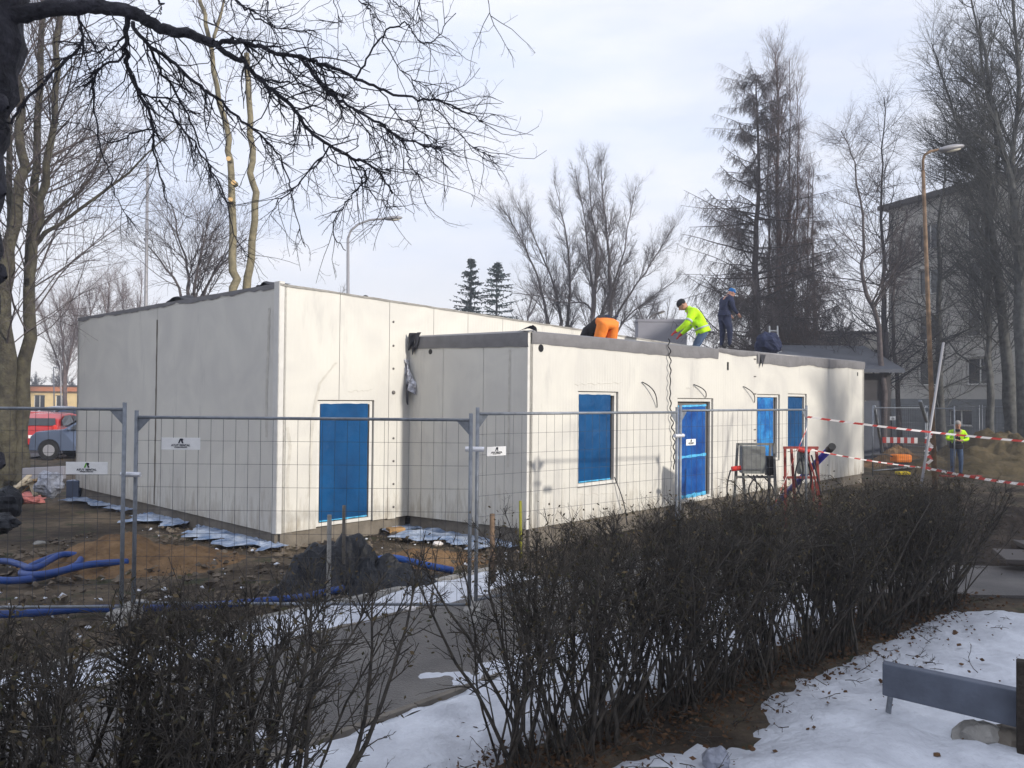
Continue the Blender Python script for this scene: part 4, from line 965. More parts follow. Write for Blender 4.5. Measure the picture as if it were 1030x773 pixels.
heap('soil_heap', 955, 520, 1.8, 1.2, .35, 'darksoil', 'low dark soil heap behind the hedge end', 7)
# slabs in the dark heap
for i, (x, y, w) in enumerate(((1010, 553, .8), (1018, 545, .75), (1006, 538, .6))):
    P0 = gnd(x, y + 8, .05) + Vector((0, -.6, .12 + i * .10)); mb = MB(); mb.box(P0, (w, .5, .07), .3 * i, M=Matrix.Rotation(.3 * i - .2, 3, 'Z') @ Matrix.Rotation(.12, 3, 'X'))
    setp(mb.build('concrete_slab', 'lampd', loc=P0, bevel=.01), ('lowest', 'middle', 'topmost')[i] + ' broken slab in the dark soil at the right edge', 'slab', 'broken slabs in the dug soil')

# ---- tarp heap with stakes
g = gnd(338, 588, 0); mb = MB()
def tf(a, b):
    x = (a - .5) * 2.3; y = (b - .5) * 1.9; XS = .66; x += .10 * nz3(a * 6, b * 6, 3); y += .10 * nz3(a * 6, b * 6, 9); P = g + Vector((x * XS, y * .7, 0)); e = 1 - smooth(.55, 1.0, max(abs(a - .5) * 2, abs(b - .5) * 2) + .25 * nz3(a * 3, b * 3, 12))
    z = .26 * math.exp(-((x - .05) ** 2) * 5 - (y - .25) ** 2 * 5) + .24 * math.exp(-((x + .42) ** 2) * 6 - (y + .1) ** 2 * 5) + .26 * math.exp(-((x - .45) ** 2) * 7 - (y + .0) ** 2 * 5)
    wx = .35 * nz3(P.x * 2, P.y * 2, 21); fold = (.45 - abs(nz3(P.x * 2.4 + wx, P.y * 2.4 - wx, 2))) * .62 + (.4 - abs(nz3(P.x * 5 + wx * 3, P.y * 5, 7))) * .34 - .08 + .03 * abs(nz3(P.x * 15, P.y * 15, 1))
    return (P.x, P.y, (z * 1.0 + fold * .72) * e + .008 - .05 * (1 - e))
mb.grid(tf, 90, 80); tarp = setp(mb.build('tarpaulin', 'tarp', loc=g, smooth=False), 'black tarpaulin draped in folds over a heap before the first blue door', 'tarpaulin')
g2 = gnd(395, 588, 0); mb = MB()
mb.grid(lambda a, b: g2 + Vector((-.75 + 1.3 * a, -.35 + .7 * b, .02 + .20 * math.sin(PI * a) * math.sin(PI * b) * (1.2 + 1.2 * nz3(a * 5, b * 4, 8)) + .05 * abs(nz3(a * 12, b * 9)))), 40, 24)
setp(mb.build('tarpaulin', 'tarp', loc=g2, smooth=False), 'low black sheet trailing right of the tarpaulin heap under the blue pipe', 'tarpaulin')
pole(zc(at(330.5, 572, 8.55), 0), at(331.5, 518, 8.6), .024, .024, 'concrete', 'stake', 'pale square stake standing in front of the tarpaulin heap', 'stake', 4)
pole(zc(at(346, 540, 8.7), .5), at(346, 508.5, 8.7), .02, .018, 'plinth', 'stake', 'short brown stake poking out of the tarpaulin top', 'stake', 4)
pole(zc(at(524, 540, 11.6), 0), at(523.5, 504, 11.6), .022, .02, 'stakey', 'stake', 'yellow tipped stake at the annex corner', 'stake', 4)
pole(zc(at(496, 560, 10), 0), at(495, 517, 10), .04, .03, 'rust', 'stake', 'split wooden stake behind the fence posts left of the annex corner', 'stake', 4)
# foil sheets along the walls
MT['bluefoil'] = mat('blue_foil_sheet', (0.13, 0.20, 0.34), 0.45, col2=(0.46, 0.52, 0.62), scale=5, bump=1.0, bscale=9)
def strip(nm, p0, p1, w, lab, seed, d, n, Pw):
    mb = MB(); a = Pw + d * p0; b = Pw + d * p1; L_ = abs(p1 - p0)
    mb.grid(lambda s, t: a.lerp(b, s) + n * (-.10 + w * t * max(.15, 1 + 1.5 * fbm(s * L_ * 1.3, seed, 2, 3))) + Vector((0, 0, .02 + .06 * abs(fbm(s * L_ * 3, t * 4, seed, 3)) + .03 * (1 - t))), int(L_ * 14), 8)
    return setp(mb.build(nm, 'bluefoil', loc=a, smooth=False), lab, 'foil sheet', 'foil sheets along the walls')
strip('foil_sheet', -.2, 2.6, .55, 'pale blue foil on the ground along the near part of the shaded wall', 1, V, -U, C)
strip('foil_sheet', 2.9, 4.6, .45, 'pale blue foil on the ground before the middle of the shaded wall', 2, V, -U, C)
strip('foil_sheet', 5.2, 7.9, .30, 'pale foil scraps at the far end of the shaded wall', 3, V, -U, C)
strip('foil_sheet', .15, 2.3, .65, 'pale foil on the ground along the annex end wall', 4, V, -U, A)
strip('foil_sheet', 2.0, 3.5, .45, 'pale foil at the inner corner beside the first door', 5, U, UN, C)
p = gnd(398, 533, .05); mb = MB(); mb.box(p, (.28, .2, .07), .5); setp(mb.build('wood_block', 'wood', loc=p, bevel=.01), 'orange brown block on the foil near the inner corner', 'block')
for (x, y, lab) in ((440, 547, 'small white scrap on the sand near the annex'), (412, 568, 'white scrap on the brown sand beside the blue pipe'), (204, 557, 'white scrap right of the sand heaps'), (411, 612, 'white lump on the snow verge'), (40, 546, 'stone on the soil left of the sand heap')):
    crumple('litter', gnd(x, y, .03), (.09, .07, .035), 'tapew' if x != 40 else 'concrete', lab, 'litter', x, seg=10)

# ---- blue pipes
def pipe(pts, r, lab, z=.06, mt='blue', nm='blue_pipe'):
    q = [gnd(x, y, z) + Vector((0, 0, dz)) for x, y, dz in pts]; res = []
    for i in range(len(q) - 1):
        p0 = q[max(i - 1, 0)]; p1 = q[i]; p2 = q[i + 1]; p3 = q[min(i + 2, len(q) - 1)]
        for s in range(8):
            t = s / 8; res.append(0.5 * ((2 * p1) + (p2 - p0) * t + (2 * p0 - 5 * p1 + 4 * p2 - p3) * t * t + (3 * p1 - p0 - 3 * p2 + p3) * t ** 3))
    res.append(q[-1]); mb = MB(); mb.tube(res, r, 12); return setp(mb.build(nm, mt, loc=q[0], smooth=True), lab, 'pipe', 'blue plastic pipes on the ground')
pipe([(-40, 575, 0), (0, 584, 0), (40, 581, 0), (75, 572, .03), (80, 564, .05), (60, 561, .03), (35, 568, 0), (22, 577, 0), (45, 582, .05), (90, 573, .06), (128, 567, .02)], .045, 'blue pipe coiled in a loop on the soil at the left')
pipe([(-30, 565, 0), (5, 567, .03), (20, 573, .06), (35, 578, .08), (62, 566, .10), (85, 564, .06), (112, 561, .0)], .04, 'second blue pipe running under the loop')
pipe([(-30, 619, 0), (30, 617, 0), (80, 613, 0), (140, 612, 0), (200, 610, 0), (250, 606, 0), (300, 601, 0), (345, 592, 0)], .04, 'long blue pipe lying just behind the left hedge')
pipe([(352, 583, .02), (372, 572, .08), (395, 569, .10), (425, 571, .04), (455, 574, 0)], .045, 'short blue pipe arching over the low black sheet')

# ---- electric stands by the annex
def bars(lst, w, mt, nm, par): mb = MB(); [mb.bar(a, b, w) for a, b in lst]; return mb.build(nm, mt, par)
YS = 14.2
def S(x, y, dy=0): return at(x, y, YS + dy)
es = thing('electric_stand', 'grey metal stand with a distribution box and hanging cables before the annex', 'electric stand', tuple(zc(S(759, 500), 0)))
g0 = lambda x, y, dy: zc(S(x, y, dy), 0)
for (x0, y0, x1, y1, dy) in ((742, 446, 738, 512, 0), (778, 446, 781, 512, 0), (745, 446, 750, 508, .5), (775, 446, 773, 508, .5)):
    a = S(x0, y0, dy); b = S(x1, y1, dy); b = b + (b - a) * (b.z / (a.z - b.z)); mb = MB(); mb.bar(a, b, .04); mb.build('leg', 'stand', es)
mb = MB(); mb.bar(S(742, 447), S(778, 447), .04); mb.build('cross_bar', 'stand', es); mb = MB(); mb.bar(S(740, 480), S(779, 480), .04); mb.build('cross_bar', 'stand', es)
mb = MB(); a = S(745, 476); b = S(768, 449); mb.obox((a.x, YS - .12, a.z), (b.x - a.x, 0, 0), (0, .22, 0), (0, 0, b.z - a.z)); bx = mb.build('distribution_box', 'boxg', es, bevel=.01)
mb = MB(); a = S(747.5, 473, -.13); b = S(765, 452, -.13); mb.obox((a.x, YS - .135, a.z), (b.x - a.x, 0, 0), (0, .012, 0), (0, 0, b.z - a.z)); mb.build('box_door', 'stand', bx, bevel=.004)
mb = MB(); a = S(770, 478, .1); mb.obox((a.x, YS + .0, a.z), (.14, 0, 0), (0, .14, 0), (0, 0, .34)); mb.build('socket_box', 'black', es, bevel=.01)
mb = MB(); a = S(736, 472, -.15); mb.tube([a, S(745, 471, -.15)], .045, 10); mb.build('plug', 'red', es)
for i, (x0, y0, x1, y1, sx) in enumerate(((735, 473, 732, 503, -2), (758, 478, 752, 508, 6), (762, 478, 760, 508, -8), (752, 478, 764, 506, 8), (772, 478, 768, 508, 3), (766, 478, 772, 508, 9), (748, 452, 770, 478, 8))):
    mb = MB(); mb.tube([S(x0 + (x1 - x0) * t + sx * math.sin(PI * t), y0 + (y1 - y0) * t, -.1 - .05 * (i % 3)) for t in [k / 10 for k in range(11)]], .013, 6); mb.build('power_cable', 'cables', es, smooth=True)
YS = 13.9
rs_ = thing('electric_stand', 'oxide red metal frame with cables beside the diagonal violet pipe', 'electric stand', tuple(zc(S(806, 495), 0)))
for (x0, y0, x1, y1, dy) in ((789.5, 450, 790, 500, 0), (821, 450, 824, 500, 0), (812, 450, 818, 498, .3), (796, 452, 799, 498, .3)):
    a = S(x0, y0, dy); b = S(x1, y1, dy); b = b + (b - a) * (b.z / (a.z - b.z)); mb = MB(); mb.bar(a, b, .04); mb.build('leg', 'redst', rs_)
for y in (450.5, 480.5): mb = MB(); mb.bar(S(788, y), S(823, y), .04); mb.build('cross_bar', 'redst', rs_)
mb = MB(); a = S(803, 477); mb.obox((a.x, YS - .05, a.z), (.17, 0, 0), (0, .14, 0), (0, 0, .38)); mb.build('distribution_box', 'boxg', rs_, bevel=.01)
mb = MB(); mb.tube([S(802, 452, -.1), S(814, 455, -.1)], .04, 8); mb.build('plug', 'red', rs_)
for i, (x0, x1, sx) in enumerate(((805, 800, 5), (808, 812, 6), (812, 822, 2), (806, 806, -6), (816, 826, 1))):
    mb = MB(); mb.tube([S(x0 + (x1 - x0) * t + sx * math.sin(PI * t), 458 + 42 * t, -.12 - .03 * i) for t in [k / 10 for k in range(11)]], .014, 6); mb.build('power_cable', ['cables', 'cables', 'redst'][i % 3], rs_, smooth=True)
a, b = gnd(776, 512, .05), at(837, 449.5, 13.4); mb = MB(); mb.tube([a, b], .055, 14); vp = setp(mb.build('drain_pipe', 'pipev', loc=a, smooth=True), 'violet blue pipe leaning diagonally against the red stand', 'pipe')
mb = MB(); mb.tube([b - (b - a).normalized() * .16, b + (b - a).normalized() * .01], .062, 14); mb.build('pipe_end', 'black', vp)
# orange cutter and yellow item on the far soil
g = gnd(906, 474, 0); oc = thing('site_compactor', 'orange machine lying on the far soil left of the rusty lamp pole', 'machine', tuple(g))
mb = MB(); mb.box(g + Vector((.0, 0, .42)), (.55, .4, .26), .1); mb.build('engine', 'hio', oc, bevel=.05); mb = MB(); mb.box(g + Vector((0, 0, .12)), (.75, .4, .06), .1); mb.build('base_plate', 'lampd', oc, bevel=.02)
mb = MB(); mb.tube([g + Vector((.2, 0, .3)), g + Vector((-.5, 0, .55)), g + Vector((-.95, .0, .5))], .025, 6); mb.build('handle', 'lampd', oc)
mb = MB(); mb.box(g + Vector((.0, 0, .22)), (.3, .3, .14), .1); mb.build('damper', 'black', oc)
g = gnd(908, 478, 0); mb = MB(); mb.box(g + Vector((0, 0, .06)), (.4, .25, .1), .2); setp(mb.build('canister', 'haty', loc=g, bevel=.03), 'small yellow canister below the orange machine', 'canister')
a, b = gnd(946, 479, .06), gnd(986, 479, .06); mb = MB(); mb.bar(a, b, .18, .05); setp(mb.build('timber_board', 'redst', loc=a, bevel=.005), 'red board lying on the soil at the feet of the far worker', 'board')
a = at(735, 340, 22.5)
# ---- items on the roof
a = at(773, 351, 20.5); crumple('tarpaulin_roll', a + Vector((0, 0, .12)), (.34, .3, .30), 'navy', 'dark bundle of sheet on the roof at the step of the membrane', 'bundle', 9, .2)
ld = thing('ladder', 'short metal ladder showing above the roof behind the dark bundle', 'ladder', tuple(at(778, 350, 24)))
for x in ((774, 779),) : pass
la, lb = at(776, 352, 23.8), at(774, 328, 23.8); lc, le = at(786, 354, 23.8), at(782, 328, 23.8)
for p, q in ((la, lb), (lc, le)): mb = MB(); mb.bar(p - Vector((0, 0, 3.6)), q, .04); mb.build('side_rail', 'galv', ld)
for i in range(-8, 5): f = i / 5; mb = MB(); mb.bar(la.lerp(lb, f), lc.lerp(le, f), .03); mb.build('rung', 'galv', ld)

# ---- grey beam barrier in the snow at the right
bar_ = thing('low_barrier', 'grey metal beam on short posts over the snow at the lower right', 'barrier', tuple(gnd(935, 722, 0)))
a = at(887.5, 667.5, 5.75); b = at(1060, 703, 5.25); ab = (b - a); dv = zc(ab, 0).normalized(); nv = Vector((dv.y, -dv.x, 0))
mb = MB(); mb.hexa([a - Vector((0, 0, .225)) + nv * 0, b - Vector((0, 0, .245)), b - Vector((0, 0, .245)) - nv * .09, a - Vector((0, 0, .225)) - nv * .09, a, b, b - nv * .09, a - nv * .09]); mb.build('beam', 'beam', bar_, bevel=.008)
p = at(891, 697, 5.8); mb = MB(); mb.tube([zc(p - nv * .03, -.05), p - nv * .03 + dv * .03], .02, 8); mb.build('leg', 'galv', bar_)
p = at(1031, 700, 5.3); mb = MB(); mb.box(zc(p, .20) + nv * .06 , (.10, .10, .86), math.atan2(dv.y, dv.x)); mb.build('post', 'beamd', bar_, bevel=.01)
for (x, y, r, lab) in ((985, 742, (.16, .13, .10), 'rounded grey stone in the snow under the beam'), (1020, 745, (.20, .15, .09), 'brown stone in the snow at the lower right corner'), (720, 765, (.09, .07, .08), 'clump of clear ice in the soil at the bottom')):
    crumple('stone', gnd(x, y, .04), r, 'concrete' if x == 985 else ('plinth' if x == 1020 else 'plastic'), lab, 'stone' if x != 720 else 'ice clump', x, .25, 18)

# ================================================================== PEOPLE
def skin_body(name, J, bones, rad, matof, parent, mats, sub=2):
    bm = bmesh.new(); sl_ = bm.verts.layers.skin.verify(); used = {k for e in bones for k in e}; vs = {k: bm.verts.new(J[k]) for k in used}
    for a, b in bones: bm.edges.new((vs[a], vs[b]))
    for k, v in vs.items():
        r = rad[k]; v[sl_].radius = r if isinstance(r, tuple) else (r, r); v[sl_].use_root = (k == 'pelvis')
    me = bpy.data.meshes.new(name); bm.to_mesh(me); bm.free(); o = bpy.data.objects.new(name, me); COL.objects.link(o)
    m1 = o.modifiers.new('s', 'SKIN'); m1.use_smooth_shade = True; m2 = o.modifiers.new('u', 'SUBSURF'); m2.levels = sub; m2.render_levels = sub
    dg = bpy.context.evaluated_depsgraph_get(); me2 = bpy.data.meshes.new_from_object(o.evaluated_get(dg)); bpy.data.objects.remove(o)
    for q in mats: me2.materials.append(MT[q])
    segs = [(Vector(J[a]), Vector(J[b]), matof(a, b)) for a, b in bones]; mi = []
    for p in me2.polygons:
        c = p.center; bd = 1e9
        for a_, b_, k_ in segs:
            e_ = b_ - a_; t_ = max(0, min(1, (c - a_).dot(e_) / max(1e-9, e_.length_squared))); dd_ = (c - a_ - e_ * t_).length
            if dd_ < bd: bd, kk = dd_, k_
        mi.append(kk)
    me2.polygons.foreach_set('material_index', mi); me2.polygons.foreach_set('use_smooth', [True] * len(mi))
    ob = bpy.data.objects.new(name, me2); COL.objects.link(ob); ob.parent = parent; ORG[ob.name] = Vector(); return ob
def person(lab, loc, face, pose, top, legs, hat, hatmt2=None, stripes=None, gloves=None, scale=1.0, sho='black', legr=1.0, sleeves=None, bulk=1.0):
    """pose: joints in a local frame, +y = facing; returns thing. face = heading angle about z"""
    t = thing('person', lab, 'person', (0, 0, 0)); J = {k: Vector(v) for k, v in pose.items() if k not in ('hem', 'look', 'foot')}
    for s in 'lr':                                     # hands: palm + fingers
        w, e = J['wrist_' + s], J['elbow_' + s]; d = (w - e).normalized(); side = d.cross(Vector((0, 0, 1))); side = (side if side.length > .1 else Vector((1, 0, 0))).normalized()
        J['palm_' + s] = w + d * .07
        for i in range(4): J['f%d_%s' % (i, s)] = w + d * .095 + side * (i - 1.5) * .021; J['g%d_%s' % (i, s)] = w + d * (.155 - .006 * abs(i - 1.5)) + side * (i - 1.5) * .024 + Vector((0, 0, -.018))
        J['th_' + s] = w + d * .075 + side * .055
        fdir = Vector((0, .17, -.02)); J['toe_' + s] = J['ankle_' + s] + (pose.get('foot', Vector((0, .17, -.05))))
    bones = [('pelvis', 'waist'), ('waist', 'chest'), ('chest', 'neck'), ('neck', 'head')]
    rad = dict(pelvis=(.165 * bulk, .13 * bulk), waist=(.15 * bulk, .13 * bulk), chest=(.19 * bulk, .14 * bulk), neck=.06, head=.085)
    for s in 'lr':
        bones += [('chest', 'sh_' + s), ('sh_' + s, 'elbow_' + s), ('elbow_' + s, 'wrist_' + s), ('wrist_' + s, 'palm_' + s), ('palm_' + s, 'th_' + s), ('pelvis', 'hip_' + s), ('hip_' + s, 'knee_' + s), ('knee_' + s, 'ankle_' + s), ('ankle_' + s, 'toe_' + s)]
        rad.update({'sh_' + s: .085 * bulk, 'elbow_' + s: .058 * bulk, 'wrist_' + s: .038, 'palm_' + s: .036, 'th_' + s: .011, 'hip_' + s: .105 * legr, 'knee_' + s: .072 * legr, 'ankle_' + s: .052, 'toe_' + s: .04})
        for i in range(4): bones += [('palm_' + s, 'f%d_%s' % (i, s)), ('f%d_%s' % (i, s), 'g%d_%s' % (i, s))]; rad['f%d_%s' % (i, s)] = .011; rad['g%d_%s' % (i, s)] = .009
    def mo(a, b):
        k = b.split('_')[0]
        if k in ('elbow', 'wrist', 'sh') and sleeves: return 5
        if k in ('waist', 'chest', 'sh', 'elbow', 'wrist'): return 0
        if k in ('hip', 'knee', 'ankle'): return 1
        if k == 'toe': return 3
        if k in ('palm', 'th') or k[0] in 'fg': return 4
        return 2
    body = skin_body('body', J, bones, rad, mo, t, [top, legs, 'skin', sho, gloves or 'skin', sleeves or top])
    H = J['head']; up = (H - J['neck']).normalized(); fw = Vector(pose['look']).normalized(); fw = (fw - up * fw.dot(up)).normalized(); rt = fw.cross(up); R = Matrix((rt, fw, up)).transposed()
    def loc_(x, y, z): return H + R @ Vector((x, y, z))
    mb = MB(); mb.ball(loc_(0, .01, .02), (.075, .098, .12), seg=18, rings=14, R=R); hd = mb.build('head', 'skin', body, smooth=True)
    mb = MB(); mb.ball(loc_(0, .108, .005), (.014, .024, .024), seg=8, rings=6, R=R); mb.build('nose', 'skin', hd, smooth=True)
    for s in (-1, 1):
        mb = MB(); mb.ball(loc_(s * .03, .092, .035), (.013, .010, .009), seg=8, rings=6, R=R); mb.build('eye', 'dark', hd, smooth=True)
        mb = MB(); mb.ball(loc_(s * .077, .0, .01), (.012, .024, .034), seg=8, rings=6, R=R); mb.build('ear', 'skin', hd, smooth=True)
    mb = MB(); mb.ball(loc_(0, .097, -.038), (.024, .008, .006), seg=8, rings=6, R=R); mb.build('mouth', 'glove', hd, smooth=True)
    mb = MB(); mb.ball(loc_(0, -.008, .062), (.092, .112, .098), seg=18, rings=12, R=R, fn=lambda q: 1 if q.z > -.15 else .9); cp = mb.build('knit_cap', hat, body, smooth=True)
    if hatmt2: mb = MB(); mb.ball(loc_(-.03, -.01, .155), (.045, .05, .03), seg=10, rings=8, R=R); mb.build('bobble', hatmt2, cp, smooth=True)
    mb = MB(); nk = J['neck']; mb.tube([nk - up * .05, nk + up * .03], [.085, .078], 14); mb.build('collar', top, body, smooth=True)
    # jacket hem
    pv, wa = J['pelvis'], J['waist']; ax = (wa - pv).normalized(); rx = Vector((1, 0, 0)); fy = ax.cross(rx)
    if pose.get('hem', True):
        mb = MB(); rings = 5
        mb.grid(lambda a, b: pv.lerp(wa, -.25 + 1.1 * b) + (rx * math.cos(2 * PI * a) * .20 + fy * math.sin(2 * PI * a) * .15) * (1.05 - .06 * b + .05 * nz3(a * 8, b * 3)), 24, rings); mb.build('jacket_hem', top, body, smooth=True, solid=.01)
        if stripes:
            for k in (.35,): mb = MB(); mb.grid(lambda a, b: pv.lerp(wa, k + .22 * b) + (rx * math.cos(2 * PI * a) * .20 + fy * math.sin(2 * PI * a) * .15) * 1.075, 24, 1); mb.build('reflective_band', stripes, body, smooth=True, solid=.004)
    if stripes:
        for s in 'lr':
            a, b = J['sh_' + s], J['elbow_' + s]; mb = MB(); mb.tube([a.lerp(b, .72), a.lerp(b, .88)], .082, 14); mb.build('sleeve_band', stripes, body, smooth=True)
    t.location = loc; t.rotation_euler = (0, 0, face); t.scale = (scale,) * 3
    return t
# kneeling, bent to the left, arms reaching (yellow jacket); local +y is the facing direction
kneel = dict(pelvis=(0, 0, .50), waist=(0, .06, .66), chest=(0, .20, .84), neck=(0, .32, .98), head=(0, .42, 1.06), look=(0, .9, -.35),
    sh_l=(-.19, .22, .90), elbow_l=(-.27, .34, .66), wrist_l=(-.18, .56, .50), sh_r=(.19, .22, .90), elbow_r=(.28, .24, .64), wrist_r=(.22, .44, .46),
    hip_l=(-.1, 0, .46), knee_l=(-.14, .20, .08), ankle_l=(-.14, -.24, .07), hip_r=(.1, 0, .46), knee_r=(.14, .20, .08), ankle_r=(.14, -.24, .07), foot=Vector((0, -.12, -.01)))
P_ = at(707, 347, 18.1); person('kneeling worker in a bright yellow jacket and black cap reaching over the roof edge', (P_.x, P_.y, P_.z - .22), PI / 2 - .15, kneel, 'hiy', 'jeans', 'dark', stripes='refl', gloves='glove', scale=1.04, bulk=1.3)
# bending away: only the orange trousers show
bend = dict(pelvis=(0, 0, .72), waist=(0, .16, .74), chest=(0, .40, .62), neck=(0, .56, .50), head=(0, .64, .42), look=(0, .3, -1),
    sh_l=(-.19, .42, .58), elbow_l=(-.28, .50, .32), wrist_l=(-.24, .66, .12), sh_r=(.19, .42, .58), elbow_r=(.28, .5, .32), wrist_r=(.22, .68, .12),
    hip_l=(-.09, -.02, .66), knee_l=(-.15, .10, .34), ankle_l=(-.16, -.12, .08), hip_r=(.09, -.02, .66), knee_r=(.15, .10, .34), ankle_r=(.16, -.12, .08), foot=Vector((0, .15, -.04)), hem=False)
P_ = at(611, 337, 16.4); pb = person('worker in orange trousers bending away over the roof, seen from behind', (P_.x, P_.y, P_.z - .55), .45, bend, 'dark', 'hio', 'dark', scale=1.12, legr=1.35, bulk=1.15)
for q in pb.children:
    pass
for (dx, w) in ((-.09, .10), (.10, .06)):
    mb = MB(); mb.obox((dx - w / 2, -.149, .80), (w, 0, 0), (0, -.004, .004), (0, .005, .028)); o_ = mb.build('pocket_flap', 'navy', pb); 
# standing, slightly hunched, facing right (blue jacket)
stand = dict(pelvis=(0, 0, .92), waist=(0, .03, 1.06), chest=(0, .10, 1.30), neck=(0, .17, 1.47), head=(0, .24, 1.57), look=(0, .9, -.5),
    sh_l=(-.19, .10, 1.38), elbow_l=(-.25, .14, 1.12), wrist_l=(-.20, .32, .98), sh_r=(.19, .10, 1.38), elbow_r=(.25, .13, 1.12), wrist_r=(.2, .31, .98),
    hip_l=(-.1, 0, .88), knee_l=(-.12, .05, .48), ankle_l=(-.12, 0, .09), hip_r=(.1, 0, .88), knee_r=(.13, .12, .49), ankle_r=(.13, .1, .09), foot=Vector((0, .17, -.05)))
P_ = at(728, 350.5, 22.6); person('worker in navy clothes and a bright blue cap standing on the roof looking down', tuple(P_), -PI / 2 + .35, stand, 'navy', 'navy', 'hatb', 'haty', scale=.99, legr=1.25, bulk=1.2)
P_ = at(370, 299.5, 19); person('crouching worker of whom only a black cap shows over the main roof', (P_.x, P_.y, P_.z - 1.10), .3, kneel, 'hiy', 'dark', 'dark', scale=1.0)
far = dict(stand); far.update(wrist_l=(-.10, .34, 1.14), wrist_r=(.08, .35, 1.14), elbow_l=(-.30, .14, 1.16), elbow_r=(.30, .14, 1.16), head=(0, .2, 1.60), look=(0, .9, -.3))
P_ = gnd(962, 479, 0); person('far worker in a black and yellow green jacket and blue trousers facing the site', (P_.x, P_.y, 0), PI - .3, far, 'dark', 'jeans', 'hair', stripes=None, scale=.98, sleeves='hiy')

# ================================================================== TREES
def z1(*p): return [(x / 2.973, y / 2.973) for x, y in p]
def z2(*p): return [(240 + x / 2.973, y / 2.973) for x, y in p]
def z3(*p): return [(460 + x / 2.973, 130 + y / 2.973) for x, y in p]
def z4(*p): return [(680 + x / 2.4167, 40 + y / 2.4167) for x, y in p]
def z5(*p): return [(810 + x / 2.973, y / 2.973) for x, y in p]
def z5b(*p): return [(830 + x / 3.865, 180 + y / 3.865) for x, y in p]
# --- parameters of the branching (first entry: main side branches)
BARE = [dict(seg=6, ang=.65, up=.05, wig=.12, end=.25, r=.04), dict(n=10, ratio=.5, ang=.65, up=.03, wig=.15, seg=4, f0=.1, end=.4, r=.013), dict(n=8, ratio=.5, ang=.7, up=.02, wig=.2, seg=3, end=.5, r=.0065)]
UPR = [dict(seg=6, ang=.50, up=.12, wig=.08, end=.25, r=.036), dict(n=13, ratio=.45, ang=.55, up=.08, wig=.10, seg=4, f0=.1, end=.4, r=.018), dict(n=8, ratio=.5, ang=.8, up=.06, wig=.2, seg=3, end=.5, r=.008)]
# central pair behind the roof
stem_tree('bare_tree', 'bare three stemmed tree behind the roof right of the two dark spruces', [
    (z3((285, 680), (270, 570), (255, 500), (225, 410), (190, 330), (150, 260), (125, 230)), .15, .02, 30, .15, 3.0),
    (z3((300, 680), (310, 575), (290, 470), (250, 370), (215, 290), (180, 215)), .15, .02, 30, .15, 2.8),
    (z3((320, 680), (330, 575), (335, 450), (325, 320), (310, 240), (290, 160)), .16, .02, 34, .15, 2.6)], 52, 'barkb', UPR, 11, 'bare trees behind the building')
stem_tree('bare_tree', 'tallest bare tree behind the roof with a broad rounded crown of rising stems', [
    (z3((400, 680), (405, 570), (415, 450), (415, 330), (400, 230), (385, 90)), .19, .02, 38, .15, 3.0),
    (z3((450, 680), (455, 550), (455, 430), (445, 300), (435, 200), (430, 90)), .21, .02, 38, .15, 3.0),
    (z3((430, 640), (430, 560), (490, 400), (510, 300), (535, 170)), .13, .02, 32, .2, 2.8),
    (z3((450, 660), (475, 560), (540, 460), (600, 370), (650, 290)), .11, .02, 32, .2, 2.6),
    (z3((450, 680), (490, 585), (560, 520), (650, 455)), .09, .02, 22, .3, 2.4),
    (z3((400, 640), (405, 560), (380, 520), (320, 520), (250, 500), (160, 490)), .10, .02, 12, .3, 2.0),
    (z3((405, 560), (400, 420), (380, 280), (352, 120)), .12, .02, 34, .15, 2.4)], 50, 'barkb', UPR, 12, 'bare trees behind the building')
# larches / upright clump on the right of centre
DROOP = [dict(seg=8, ang=1.45, up=.03, wig=.07, end=.2, r=.05), dict(n=30, ratio=.24, ang=1.0, up=-.25, wig=.14, seg=3, f0=.08, end=.5, droop=1.3, r=.010), dict(n=6, ratio=.55, ang=.8, up=-.2, wig=.25, seg=2, end=.6, r=.0075, f0=0)]
stem_tree('larch_tree', 'tall dark larch with drooping side branches behind the workers on the roof', [
    (z4((195, 860), (195, 730), (195, 600), (195, 450), (200, 300), (195, 150), (200, 85)), .30, .025, 190, .08, 5.0)], 38, 'barkb', DROOP, 13, 'larches behind the building', len_fn=lambda r: 1.0 - .66 * r)
UPR2 = [dict(seg=6, ang=.45, up=.16, wig=.08, end=.25, r=.03), dict(n=9, ratio=.42, ang=.6, up=.10, wig=.12, seg=3, f0=.1, end=.4, r=.012), dict(n=8, ratio=.5, ang=.7, up=.04, wig=.2, seg=2, end=.5, r=.007)]
stem_tree('poplar_tree', 'narrow upright reddish poplar standing close to the right of the larch', [
    (z4((245, 860), (245, 700), (250, 500), (245, 300), (250, 180), (240, 30)), .26, .02, 120, .10, 2.8),
    (z4((270, 860), (262, 700), (268, 480), (278, 280), (275, 45)), .13, .015, 100, .12, 2.6),
    (z4((290, 860), (285, 700), (290, 480), (298, 300), (292, 100)), .12, .015, 90, .12, 2.5),
    (z4((225, 860), (228, 650), (225, 430), (222, 260), (215, 110)), .11, .015, 60, .12, 2.3),
    (z4((305, 860), (318, 700), (322, 500), (325, 300)), .09, .015, 66, .12, 2.5)], 40, 'barkr', UPR2, 14)
stem_tree('larch_tree', 'smaller larch with hanging twigs filling in right of the poplar', [
    (z4((330, 860), (335, 700), (335, 560), (330, 440), (335, 320)), .15, .02, 95, .10, 3.8)], 43, 'barkb', DROOP, 15, 'larches behind the building', len_fn=lambda r: 1.0 - .6 * r)
